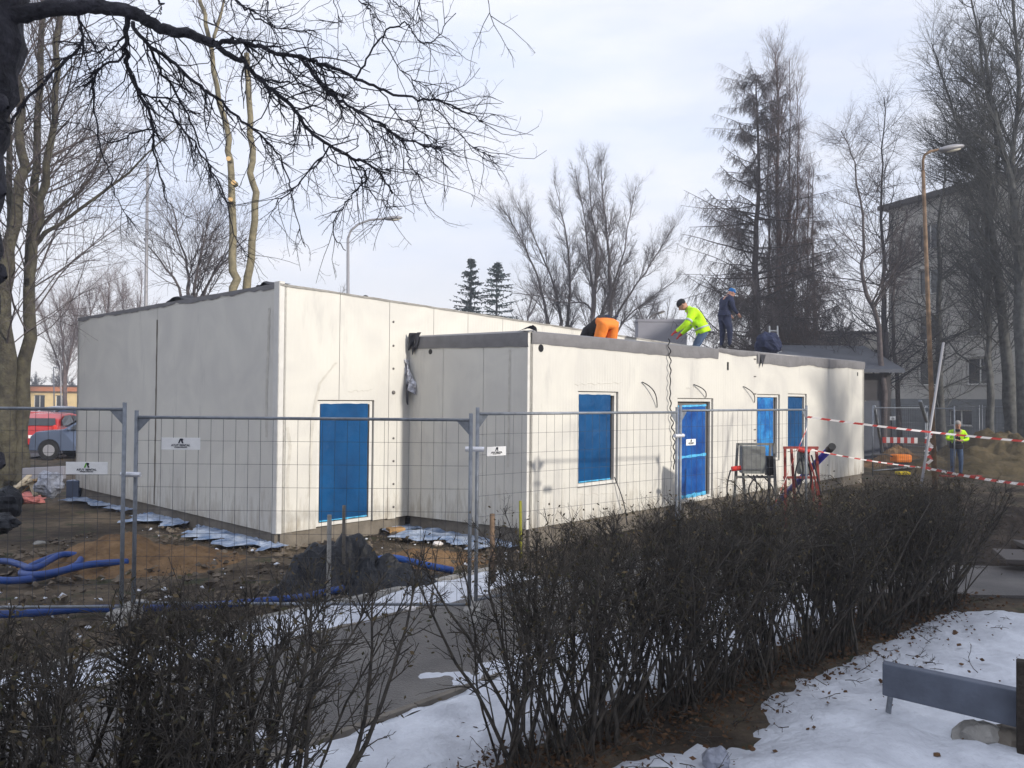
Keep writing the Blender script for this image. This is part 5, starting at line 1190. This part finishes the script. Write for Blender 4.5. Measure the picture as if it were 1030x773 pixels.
# right hand trees
HOR = [dict(seg=6, ang=1.15, up=.09, wig=.09, end=.25, r=.035), dict(n=12, ratio=.42, ang=.8, up=.04, wig=.15, seg=4, f0=.1, end=.4, r=.011), dict(n=8, ratio=.5, ang=.8, up=.01, wig=.2, seg=3, end=.5, r=.006)]
stem_tree('bare_tree', 'slender bare tree with level branches left of the rusty lamp', [
    ([(893, 425), (891, 360), (889, 300), (888, 260), (887, 200), (888, 150), (889, 98)], .17, .02, 72, .12, 3.4)], 33, 'barkd', HOR, 16, 'bare trees on the right', len_fn=lambda r: 1.15 - .6 * r)
stem_tree('bare_tree', 'leaning thin bare tree at the end of the annex roof', [
    ([(889, 420), (884, 330), (869, 283), (868, 235), (863, 185), (856, 155), (846, 132)], .12, .015, 48, .25, 2.8)], 31, 'barkb', HOR, 17, 'bare trees on the right')
stem_tree('bare_tree', 'bare tree with a dark trunk standing before the apartment wall beside the lamp', [
    ([(905, 440), (902, 380), (898, 300), (905, 250), (912, 210)], .13, .03, 22, .25, 2.2)], 37, 'barkb', HOR, 27, 'bare trees on the right')
stem_tree('bare_tree', 'dark bare tree right of the rusty lamp pole', [
    ([(947, 440), (945.5, 380), (945, 300), (944, 230), (950, 180), (952, 130)], .22, .02, 64, .15, 3.6)], 36, 'barkg', HOR, 18, 'bare trees on the right')
stem_tree('bare_tree', 'large bare tree with leaning crown before the apartment windows', [
    ([(1018, 440), (1014, 380), (1009, 322), (1000, 250), (990, 190), (978, 160), (961, 118), (944, 67), (938, 45)], .28, .02, 84, .2, 3.8),
    ([(996, 440), (995, 380), (995, 320), (993, 250), (990, 170), (985, 110), (975, 60)], .17, .02, 64, .2, 3.6),
    ([(995, 215), (1004, 150), (990, 80), (985, 20)], .12, .03, 30, .1, 2.8)], 32, 'barkg', BARE, 19, 'bare trees on the right')
stem_tree('bare_tree', 'tallest bare tree at the right edge with a crown above the frame', [
    ([(1032, 450), (1026, 320), (1025, 260), (1020, 188), (1018, 160), (1025, 84), (1018, 0), (1015, -60)], .28, .04, 90, .2, 4.2),
    ([(1020, 200), (1000, 120), (990, 50), (975, -10)], .14, .03, 34, .1, 3.2),
    ([(1040, 450), (1042, 300), (1050, 150), (1045, 0), (1040, -60)], .26, .05, 40, .2, 4.0)], 30, 'barkg', BARE, 20, 'bare trees on the right')
# off-frame trees that throw round shadows on the end of the annex
def crown_tree(nm, lab, loc, h, r, seed, par=BARE, mt='barkb', nb=40, dens=None):
    rng = random.Random(seed); t = thing(nm, lab, 'tree', loc, None); tk = Twigs(); br = Twigs(); p = Vector(loc); k = 10
    pts = [p + Vector((.15 * nz3(i * .5, seed), .15 * nz3(i * .5, seed + 4), h * .8 * i / k)) for i in range(k + 1)]; tk.line([tuple(q) for q in pts], [r * (1 - .8 * i / k) for i in range(k + 1)])
    for _ in range(nb):
        f = rng.uniform(3, k - .01); i = int(f); q = pts[i].lerp(pts[i + 1], f - i); an = rng.uniform(.5, 1.2); s = perp(rng, Vector((0, 0, 1)))
        grow(br, rng, q, Vector((0, 0, 1)) * math.cos(an) + s * math.sin(an), h * .33 * rng.uniform(.6, 1.1) * (1.15 - .4 * f / k), r * .35, 0, par)
    tk.build('trunk', mt, t, n=9); br.build('crown', mt, t, n=3); return t
crown_tree('bare_tree', 'bare tree out of frame on the right beside the site', (21.5, 11.0, 0), 9.5, .34, 31, nb=60)
crown_tree('bare_tree', 'second bare tree out of frame on the right beside the site', (24.5, 13.5, 0), 10.5, .40, 32, nb=60)
def spruce(nm, lab, px, ytop, Y, w, seed, grp=None):
    rng = random.Random(seed); tp = at(px, ytop, Y); t = thing(nm, lab, 'tree', (tp.x, Y, 0), grp); tk = Twigs(); br = Twigs(); h = tp.z
    tk.line([(tp.x, Y, 0), (tp.x, Y, h)], [.22, .02]); lv = []
    z = h * .99
    while z > h * .25:
        R_ = w * (1 - z / h) ** .8 * 2.3 * rng.uniform(.6, 1.15) + .06
        for _ in range(rng.randint(4, 7)):
            a = rng.uniform(0, 2 * PI); d = Vector((math.cos(a), math.sin(a), rng.uniform(.0, .5))); L_ = R_ * rng.uniform(.6, 1.1); q = Vector((tp.x, Y, z)); pts = [q]
            for i in range(5): d = (d + Vector((0, 0, -.12 + .05 * i))).normalized(); pts.append(pts[-1] + d * L_ / 5)
            br.line([tuple(p) for p in pts], [.03, .025, .02, .015, .01, .005])
            for i in range(30):
                f = rng.uniform(.1, 4.99); j = int(f); c = pts[j].lerp(pts[j + 1], f - j); s = .27 * (1.1 - f / 7); e = Vector((rng.gauss(0, 1), rng.gauss(0, 1), rng.gauss(-.7, .6))).normalized() * s * rng.uniform(.6, 1.5); g = perp(rng, e.normalized()) * .045
                lv += [c - g, c + g, c + e + g * .4, c + e - g * .4]
        z -= h * rng.uniform(.012, .040)
    tk.build('trunk', 'barkd', t, n=6); br.build('crown', 'needle', t, n=3, leaves=[tuple(v) for v in lv], leafmat='needle'); return t
spruce('spruce_tree', 'left of the two small dark spruces behind the main roof', 474, 260, 60, 2.5, 41, 'dark spruces behind the roof')
spruce('spruce_tree', 'right of the two small dark spruces behind the main roof', 500, 264, 60, 3.0, 47, 'dark spruces behind the roof')

# ---- left side: multi-stemmed tree by the fence
LIM = [dict(seg=6, ang=.75, up=.05, wig=.11, end=.25, r=.022), dict(n=8, ratio=.48, ang=.7, up=.02, wig=.16, seg=4, f0=.15, end=.4, r=.008), dict(n=7, ratio=.45, ang=.8, up=.0, wig=.25, seg=3, end=.5, r=.0042)]
stem_tree('multi_stem_tree', 'thick multi stemmed tree rising behind the fence at the left frame edge', [
    ([(6, 489), (7, 470), (7, 420), (7, 374), (5, 330), (5, 270), (18, 200), (21, 150), (16, 90), (12, 20), (10, -60)], .30, .06, 30, .35, 3.4),
    ([(19, 489), (20, 460), (22, 410), (28, 340), (30, 270), (33, 200), (38, 150), (41, 50), (43, -40)], .22, .06, 34, .35, 3.4),
    ([(30, 280), (38, 220), (48, 165), (56, 95), (59, 20), (60, -40)], .10, .05, 30, .1, 3.2),
    ([(36, 246), (60, 226), (115, 185), (150, 155), (182, 122)], .055, .012, 12, .2, 1.6),
    ([(36, 232), (70, 200), (92, 178), (120, 130)], .045, .012, 12, .2, 1.6),
    ([(6, 330), (10, 240), (7, 150), (4, 60), (0, -40)], .10, .04, 20, .3, 2.6)], 17.5, 'bark', LIM, 51, trunk_n=12, twigmat='barkb')
# two slim pruned trunks behind the main block
stem_tree('pruned_tree', 'slim pale trunk with round orange pruning cuts behind the main block', [
    ([(237, 340), (236, 290), (234, 260), (232, 175), (229, 141), (219, 87), (211, 45), (205, 15), (198, -20)], .15, .06, 12, .45, 2.6),
    ([(211, 45), (222, 15), (230, -30)], .06, .03, 6, .2, 2.0)], 24.5, 'barkpale', LIM, 52, twigmat='barkb')
tt = [o for o in bpy.data.objects if o.name == 'pruned_tree'][0]
for x, y in ((229.5, 160), (234.5, 184), (231.5, 201)):
    p = at(x, y, 24.3); mb = MB(); mb.tube([p + Vector((0, .2, 0)), p + Vector((.02, -.02, 0))], [.09, .075], 12); s_ = mb.build('branch_stub', 'barkpale', tt)
    mb = MB(); mb.tube([p + Vector((.02, -.018, 0)), p + Vector((.022, -.03, 0))], .07, 12); mb.build('cut_face', 'cut', s_)
stem_tree('pruned_tree', 'slim pale trunk cut off flat at the top, right of the one with orange cuts', [
    ([(250, 340), (250, 290), (251, 260), (257, 205), (254, 175), (252, 135), (250, 84), (248, 54)], .14, .085, 3, .8, 1.8)], 25, 'barkpale', LIM, 53, twigmat='barkb')
stem_tree('bare_tree', 'bushy bare tree behind the main block between the two pale poles', [
    ([(190, 330), (190, 300), (188, 270), (180, 235), (172, 205)], .10, .02, 16, .25, 3.0), ([(192, 330), (196, 290), (204, 250), (212, 215)], .09, .02, 16, .25, 3.0), ([(200, 330), (206, 290), (228, 260), (248, 240)], .07, .02, 12, .25, 2.6),
    ([(186, 330), (180, 290), (160, 262), (145, 240)], .07, .02, 12, .25, 2.6)], 30, 'barkb', BARE, 54, 'bare trees left of the building')
for (x, y0, Y, s, sd, lab, mt) in ((92, 290, 70, 1.0, 55, 'pale spreading bare tree far beyond the left block corner', 'barkr'), (125, 285, 66, .9, 56, 'reddish bare tree showing just over the left block roof', 'barkr'), (62, 300, 78, .9, 57, 'faint bare tree farthest left beyond the cars', 'barkr')):
    stem_tree('bare_tree', lab, [([(x + 4, 420), (x + 3, 370), (x, 330), (x - 2, y0)], .22, .03, 34, .15, 4.6 * s), ([(x + 4, 380), (x + 14, 330), (x + 18, y0 - 5)], .14, .03, 24, .1, 3.8 * s), ([(x + 4, 390), (x - 12, 340), (x - 22, y0 + 10)], .14, .03, 24, .1, 3.8 * s)], Y, mt, UPR, sd, 'bare trees left of the building')
# low far trees and shrubs along the horizon
k = 0
for (x, yt, Y) in ((36, 376, 110), (60, 374, 110), (330, 300, 60), (650, 296, 75), (668, 300, 78), (530, 290, 80), (822, 300, 60), (70, 378, 115), (845, 315, 58)):
    labs = ['dark small far tree over the shop roof', 'second dark far tree over the shop roof beside the small lamps', 'bare treetop just over the main roof left of the curved lamp', 'faint far bare tree above the grey block', 'faint far bare tree left of the yellow jacket', 'faint far bare treetop between the spruces and the tall tree', 'far bare tree over the pale building', 'third dark far tree over the shop roof by the block corner', 'far bare tree behind the end of the annex']
    P_ = at(x, yt, Y); crown_tree('bare_tree', labs[k], (P_.x, Y, 0), P_.z * 1.05, .2, 60 + k, par=UPR, mt='barkd' if Y > 100 else 'barkb', nb=26); k += 1

# ---- foreground tree: trunk outside the frame, its limb hangs into the picture
rng = random.Random(77)
ft = thing('overhanging_tree', 'dark tree at the left frame edge whose knotty limb hangs across the top', 'tree', (-3.3, 4.6, 0))
tk = Twigs(); YT = 4.7
tpx = [(-90, 900), (-80, 640), (-72, 470), (-64, 330), (-60, 230), (-52, 130), (-38, 60), (-32, -20), (-34, -120)]
pts = stem_pts(tpx, YT, random.Random(2), 0, 6)
tk.line([tuple(p) for p in pts], [.30 + .018 * math.sin(i * 1.7) + .02 * nz3(i * .8, 3) for i in range(len(pts))])
# knots on the trunk at the frame edge
for x, y in ((-4, 105), (-7, 192), (-6, 276), (-8, 465)):
    c = at(x, y, YT - .05); a = c + Vector((-.15, 0, .02)); tk.line([tuple(a), tuple(a.lerp(c, .5)), tuple(c + Vector((.035, 0, 0))), tuple(c + Vector((.07, 0, -.02)))], [.10, .085, .06, .012])
tk.build('trunk', 'barkd', ft, n=12)
MAIN = [ # polyline (pixels), r0, r1, twigs, depth start, depth end
    ([(-25, 25)] + z1((0, 50), (60, 45), (130, 30), (220, 22), (320, 22), (390, 38), (440, 62), (490, 90), (560, 102), (640, 130)), .055, .026, 9, 4.7, 4.7),
    (z1((640, 130), (680, 122), (713, 122)) + z2((20, 125), (100, 152), (190, 175), (240, 185), (350, 235), (420, 265), (520, 295), (600, 300), (660, 325), (730, 365)), .020, .004, 34, 4.7, 4.3),
    (z1((640, 130), (700, 170)) + z2((20, 188), (60, 235), (110, 280), (160, 320), (200, 375), (270, 435), (320, 465), (390, 495), (430, 530), (460, 580)), .022, .005, 38, 4.7, 4.4),
    (z2((190, 175), (230, 235), (290, 290), (350, 330), (420, 370), (480, 410), (560, 440), (610, 440)), .014, .004, 30, 4.62, 4.2),
    (z2((420, 370), (490, 430), (510, 490), (540, 530)), .006, .003, 8, 4.35, 4.2),
    (z2((350, 235), (380, 180), (430, 100), (490, 72), (510, 80), (545, 125), (590, 115), (650, 40)), .008, .0028, 12, 4.55, 4.3),
    (z2((430, 110), (470, 190), (510, 230), (570, 265)), .005, .0025, 9, 4.5, 4.4),
    (z2((580, 310), (640, 380), (700, 440), (755, 465)), .005, .0025, 10, 4.35, 4.2),
    (z2((420, 265), (480, 350), (560, 400), (615, 440)), .005, .003, 12, 4.45, 4.3),
    (z2((60, 235), (130, 245), (200, 260), (260, 300), (330, 330), (420, 432)), .007, .003, 18, 4.65, 4.2),
    (z2((320, 465), (380, 520), (360, 560), (310, 620), (280, 690), (320, 750)), .007, .003, 14, 4.5, 4.3),
    (z2((270, 440), (240, 480), (170, 560), (120, 600), (100, 650)), .007, .003, 12, 4.55, 4.5),
    (z2((390, 500), (370, 550), (430, 600), (480, 628)), .005, .0025, 8, 4.45, 4.3),
    (z1((385, 50), (378, 90), (375, 160), (380, 200), (410, 260), (435, 320), (460, 380), (460, 460), (490, 540), (500, 610)), .022, .004, 22, 4.7, 5.0),
    (z1((375, 165), (300, 205), (275, 250), (285, 330), (300, 450), (330, 520), (350, 600), (420, 700)), .010, .003, 22, 4.75, 5.0),
    (z1((380, 95), (340, 140), (300, 152), (240, 160), (180, 180)), .009, .004, 14, 4.7, 4.6),
    (z1((395, 70), (440, 130), (520, 190), (600, 260), (650, 300), (713, 352)) + z2((60, 400), (110, 450), (150, 540), (165, 620), (200, 740)), .016, .003, 30, 4.7, 5.0),
    (z1((440, 130), (480, 210), (520, 270), (560, 340), (610, 460), (650, 560), (700, 620)), .012, .003, 22, 4.75, 5.2),
    (z1((420, 285), (500, 295), (550, 330), (600, 340)), .008, .003, 10, 4.8, 4.8),
    (z1((480, 300), (540, 380), (600, 460), (660, 560), (700, 700), (740, 770)), .009, .003, 20, 4.85, 5.1),
    (z1((460, 380), (390, 400), (330, 430), (240, 370), (170, 360)), .006, .003, 14, 4.9, 5.1),
    (z1((130, 245), (60, 325), (20, 370), (-30, 400)), .012, .008, 4, 4.7, 4.7),
    (z1((230, 40), (245, 100), (240, 140), (180, 200), (130, 245)), .012, .010, 10, 4.7, 4.7),
    (z1((480, -60), (475, -10), (482, 20), (480, 45)), .012, .004, 3, 4.7, 4.7),
    (z2((80, -90), (85, 0), (90, 60), (110, 100)), .006, .003, 8, 4.6, 4.5), (z2((-60, -60), (0, 10), (50, 50), (130, 90), (230, 95)), .010, .003, 18, 4.6, 4.4),
    (z2((330, -60), (360, 0), (400, 40), (440, 80)), .006, .0025, 8, 4.5, 4.4), (z2((440, -40), (470, 15), (500, 28)), .005, .0025, 5, 4.5, 4.4), (z2((530, -60), (535, 0), (540, 75)), .005, .0025, 4, 4.5, 4.5), (z2((735, -40), (745, 0), (757, 50)), .004, .002, 2, 4.5, 4.5), (z2((280, -40), (290, 20), (305, 82)), .004, .0022, 4, 4.5, 4.5),
]
TW = [dict(seg=5, ang=.8, up=.0, wig=.22, end=.5), dict(n=3.5, ratio=.35, ang=.9, up=.05, wig=.3, seg=3, end=.6, r=.003, f0=.1), dict(n=1.5, ratio=.4, ang=1.0, up=.12, wig=.3, seg=2, end=.7, r=.0022)]
for q, (px, r0, r1, nt_, ya, yb) in enumerate(MAIN):
    tw = Twigs(); m = len(px); base = [at(x, y, ya + (yb - ya) * i / (m - 1)) for i, (x, y) in enumerate(px)]; pts = []
    for i in range(m - 1):
        p0 = base[max(i - 1, 0)]; p1 = base[i]; p2 = base[i + 1]; p3 = base[min(i + 2, m - 1)]
        for s in range(5):
            t = s / 5; v = 0.5 * ((2 * p1) + (p2 - p0) * t + (2 * p0 - 5 * p1 + 4 * p2 - p3) * t * t + (3 * p1 - p0 - 3 * p2 + p3) * t ** 3)
            pts.append(v + Vector((rng.gauss(0, 1), rng.gauss(0, 1), rng.gauss(0, 1))) * (.006 if q else .004))
    pts.append(base[-1]); M_ = len(pts); rs2 = 1.0 if q == 0 else .78; rad = [rs2 * (r0 + (r1 - r0) * i / (M_ - 1)) * (1 + .16 * nz3(i * .7, q * 3)) for i in range(M_)]
    tw.line([tuple(p) for p in pts], rad)
    for _ in range(int(nt_ * 1.5)):
        f = rng.uniform(.08 if q else .3, .99) * (M_ - 1); i = int(f); d = (pts[i + 1] - pts[i]).normalized(); s = perp(rng, d); s = (s + Vector((0, 0, -.55))).normalized(); an = rng.uniform(.5, 1.1)
        grow(tw, rng, pts[i].lerp(pts[i + 1], f - i), d * math.cos(an) + s * math.sin(an), rng.uniform(.10, .42), max(.0022, min(.0045, rad[i] * .5)), 0, TW)
    tw.build('limb', 'barkd', ft, n=6)

# ================================================================== HEDGES
def hedge(nm, lab, a, b, h, w, plants, seed, dense=1.0):
    rng = random.Random(seed); a, b = Vector(a), Vector(b); t = thing(nm, lab, 'hedge', tuple(a), 'clipped hedges along the path'); d = (b - a).normalized(); n = Vector((-d.y, d.x, 0)); tw = Twigs(); lv = []
    HP = [dict(seg=3, ang=.5, up=.06, wig=.16, end=.5), dict(n=3.2 * dense, ratio=.55, ang=.7, up=.03, wig=.25, seg=3, f0=.1, end=.5, r=.0035)]
    for i in range(plants):
        c = a.lerp(b, (i + .5 + rng.uniform(-.3, .3)) / plants) + n * rng.uniform(-.12, .12)
        for s in range(rng.randint(9, 13)):
            p = c + d * rng.gauss(0, .07) + n * rng.gauss(0, .06); an = rng.gauss(0, .30); az = rng.uniform(0, 2 * PI); D_ = Vector((0, 0, 1)) + d * (rng.gauss(0, .36) - (.12 if i < 2 else 0) + (.25 if i > plants - 3 else 0)) + n * rng.gauss(0, .30); D_.normalize()
            H_ = h * rng.uniform(.90, 1.03); k = 8; q = p.copy(); q.z = -.03; pts = [q.copy()]; dd_ = D_.copy(); r0 = rng.uniform(.006, .012) + (.010 if rng.random() < .3 else 0)
            for j in range(k):
                dd_ = (dd_ + Vector((rng.gauss(0, .13), rng.gauss(0, .13), .10))).normalized(); q = q + dd_ * (H_ / k / max(.6, dd_.z)); pts.append(q.copy())
            rad = [r0 * (1 - .72 * j / k) for j in range(k + 1)]; tw.line([tuple(v) for v in pts], rad)
            m = int(rng.randint(15, 22) * dense)
            for _ in range(m):
                f = k * (1 - rng.random() ** 1.5 * .66) - .01; j = min(int(f), k - 1); v = pts[j].lerp(pts[j + 1], f - j); e = (pts[j + 1] - pts[j]).normalized(); s_ = perp(rng, e); an = rng.uniform(.5, 1.15); L_ = rng.uniform(.10, .30)
                if v.z > h * .85: L_ *= .55
                grow(tw, rng, v, e * math.cos(an) + s_ * math.sin(an), L_, min(rad[j] * .6, .005), 0, HP)
            for _ in range(int(18 * dense)):
                v = pts[rng.randint(4, k)] + Vector((rng.gauss(0, .11), rng.gauss(0, .11), rng.gauss(0, .09)))
                if v.z > h * 1.08: continue
                e = Vector((rng.gauss(0, 1), rng.gauss(0, 1), rng.gauss(0, 1))).normalized() * rng.uniform(.010, .022); g = perp(rng, e.normalized()) * rng.uniform(.005, .010)
                lv += [v - e, v + g, v + e, v - g]
    tw.build('twigs', 'hedge', t, n=3, leaves=[tuple(v) for v in lv], leafmat='leaf'); return t
hedge('clipped_hedge', 'long bare clipped hedge running from the foreground to the far right path', (-.02, 4.99, 0), (5.05, 9.30, 0), 1.42, .6, 42, 5, 1.15)
hedge('clipped_hedge', 'bare clipped hedge in the lower left corner', (-3.55, 1.75, 0), (-1.08, 3.95, 0), 1.40, .6, 24, 6, 1.12)
# dry leaves and twigs on the soil under the hedges
rng = random.Random(9); tw = Twigs(); lv = []
for _ in range(9000):
    s = rng.uniform(-5, 7.2); c = Vector((-.09, 4.93, 0)) + Vector((.734, .679, 0)) * s + Vector((-.679, .734, 0)) * rng.gauss(-.05, .28); c.z = rng.uniform(.0, .035)
    e = Vector((rng.gauss(0, 1), rng.gauss(0, 1), rng.gauss(0, .35))).normalized() * rng.uniform(.012, .028); g = perp(rng, e.normalized()) * rng.uniform(.008, .015); lv += [c - e, c + g, c + e, c - g]
for _ in range(500):
    s = rng.uniform(-5, 7.2); c = Vector((-.09, 4.93, 0)) + Vector((.734, .679, 0)) * s + Vector((-.679, .734, 0)) * rng.gauss(-.2, .4); c.z = .04; grow(tw, rng, c, Vector((rng.gauss(0, 1), rng.gauss(0, 1), .15)), rng.uniform(.1, .3), .004, 0, TW)
setp(tw.build('leaf_litter', 'hedge', n=3, loc=(0, 5, 0), leaves=[tuple(v) for v in lv], leafmat='leafb'), 'dry brown leaves and twigs on the soil under the hedges', 'leaf litter', kind='stuff')

# ---- clods, stones and snow crumbs scattered over the site soil and the lawn edge
def scatter(nm, lab, cat, n, f, mt, smin, smax, seed, loc):
    rng = random.Random(seed); mb = MB()
    for _ in range(n):
        c = f(rng)
        if c is None: continue
        r = smin + (smax - smin) * rng.random() ** 3; k = len(mb.v); R3 = Matrix.Rotation(rng.uniform(0, 6), 3, 'Z') @ Matrix.Rotation(rng.uniform(-.6, .6), 3, 'X')
        q = [R3 @ Vector(v) * r * rng.uniform(.7, 1.2) for v in ((1, 0, 0), (.2, .9, .1), (-.9, .3, 0), (-.4, -.9, -.1), (.5, -.7, .1), (.15, .05, .62), (-.1, 0, -.6))]
        mb.v += [tuple(Vector(c) + v) for v in q]
        for i in range(5): mb.f += [(k + i, k + (i + 1) % 5, k + 5), (k + (i + 1) % 5, k + i, k + 6)]; mb.m += [0, 0]
    return setp(mb.build(nm, mt, loc=loc), lab, cat, kind='stuff')
def site(rng):
    q = 7.5 + rng.random() ** 1.3 * 6.5; p = rng.uniform(-4, 9); P = P2(p, q)
    if (P - A).dot(UN) < -.05 and (P - A).dot(U) > -.05: return None
    if (P - C).dot(UN) < .05 and (P - C).dot(U) > -.1: return None
    return (P.x, P.y, .012)
MT['clod'] = mat('soil_clods', (0.06, 0.045, 0.033), 0.95, col2=(0.20, 0.165, 0.125), scale=1.5)
scatter('rubble', 'clods and small stones strewn over the brown site soil', 'rubble', 5200, site, 'clod', .012, .075, 3, (0, 9, 0))
scatter('snow_crumbs', 'crumbs of old snow lying on the brown site soil', 'snow crumbs', 420, site, 'snow', .012, .06, 4, (0, 9, 0))
def lawn(rng):
    s_ = rng.uniform(-1, 7.5); P = Vector((-.09, 4.93, 0)) + Vector((.734, .679, 0)) * s_ + Vector((.679, -.734, 0)) * (.3 + abs(rng.gauss(0, .7)))
    return (P.x, P.y, rng.uniform(.02, .055))
scatter('soil_crumbs', 'dark soil crumbs lying on the snow in front of the long hedge', 'soil crumbs', 260, lawn, 'leafb', .008, .035, 5, (0, 5, 0))

# ---- thin winter haze round the whole scene
mb = MB(); mb.obox((-190, -110, -1.6), (380, 0, 0), (0, 300, 0), (0, 0, 31))
hz = setp(mb.build('haze', 'white'), 'thin winter haze over the whole site', 'haze', kind='stuff')
hm = bpy.data.materials.new('haze_air'); hm.use_nodes = True; t_ = hm.node_tree
for n_ in list(t_.nodes): t_.nodes.remove(n_)
o_ = t_.nodes.new('ShaderNodeOutputMaterial'); v_ = t_.nodes.new('ShaderNodeVolumePrincipled'); v_.inputs['Color'].default_value = (.86, .90, 1, 1); v_.inputs['Density'].default_value = 0.0020
t_.links.new(v_.outputs[0], o_.inputs['Volume']); hz.data.materials.clear(); hz.data.materials.append(hm)
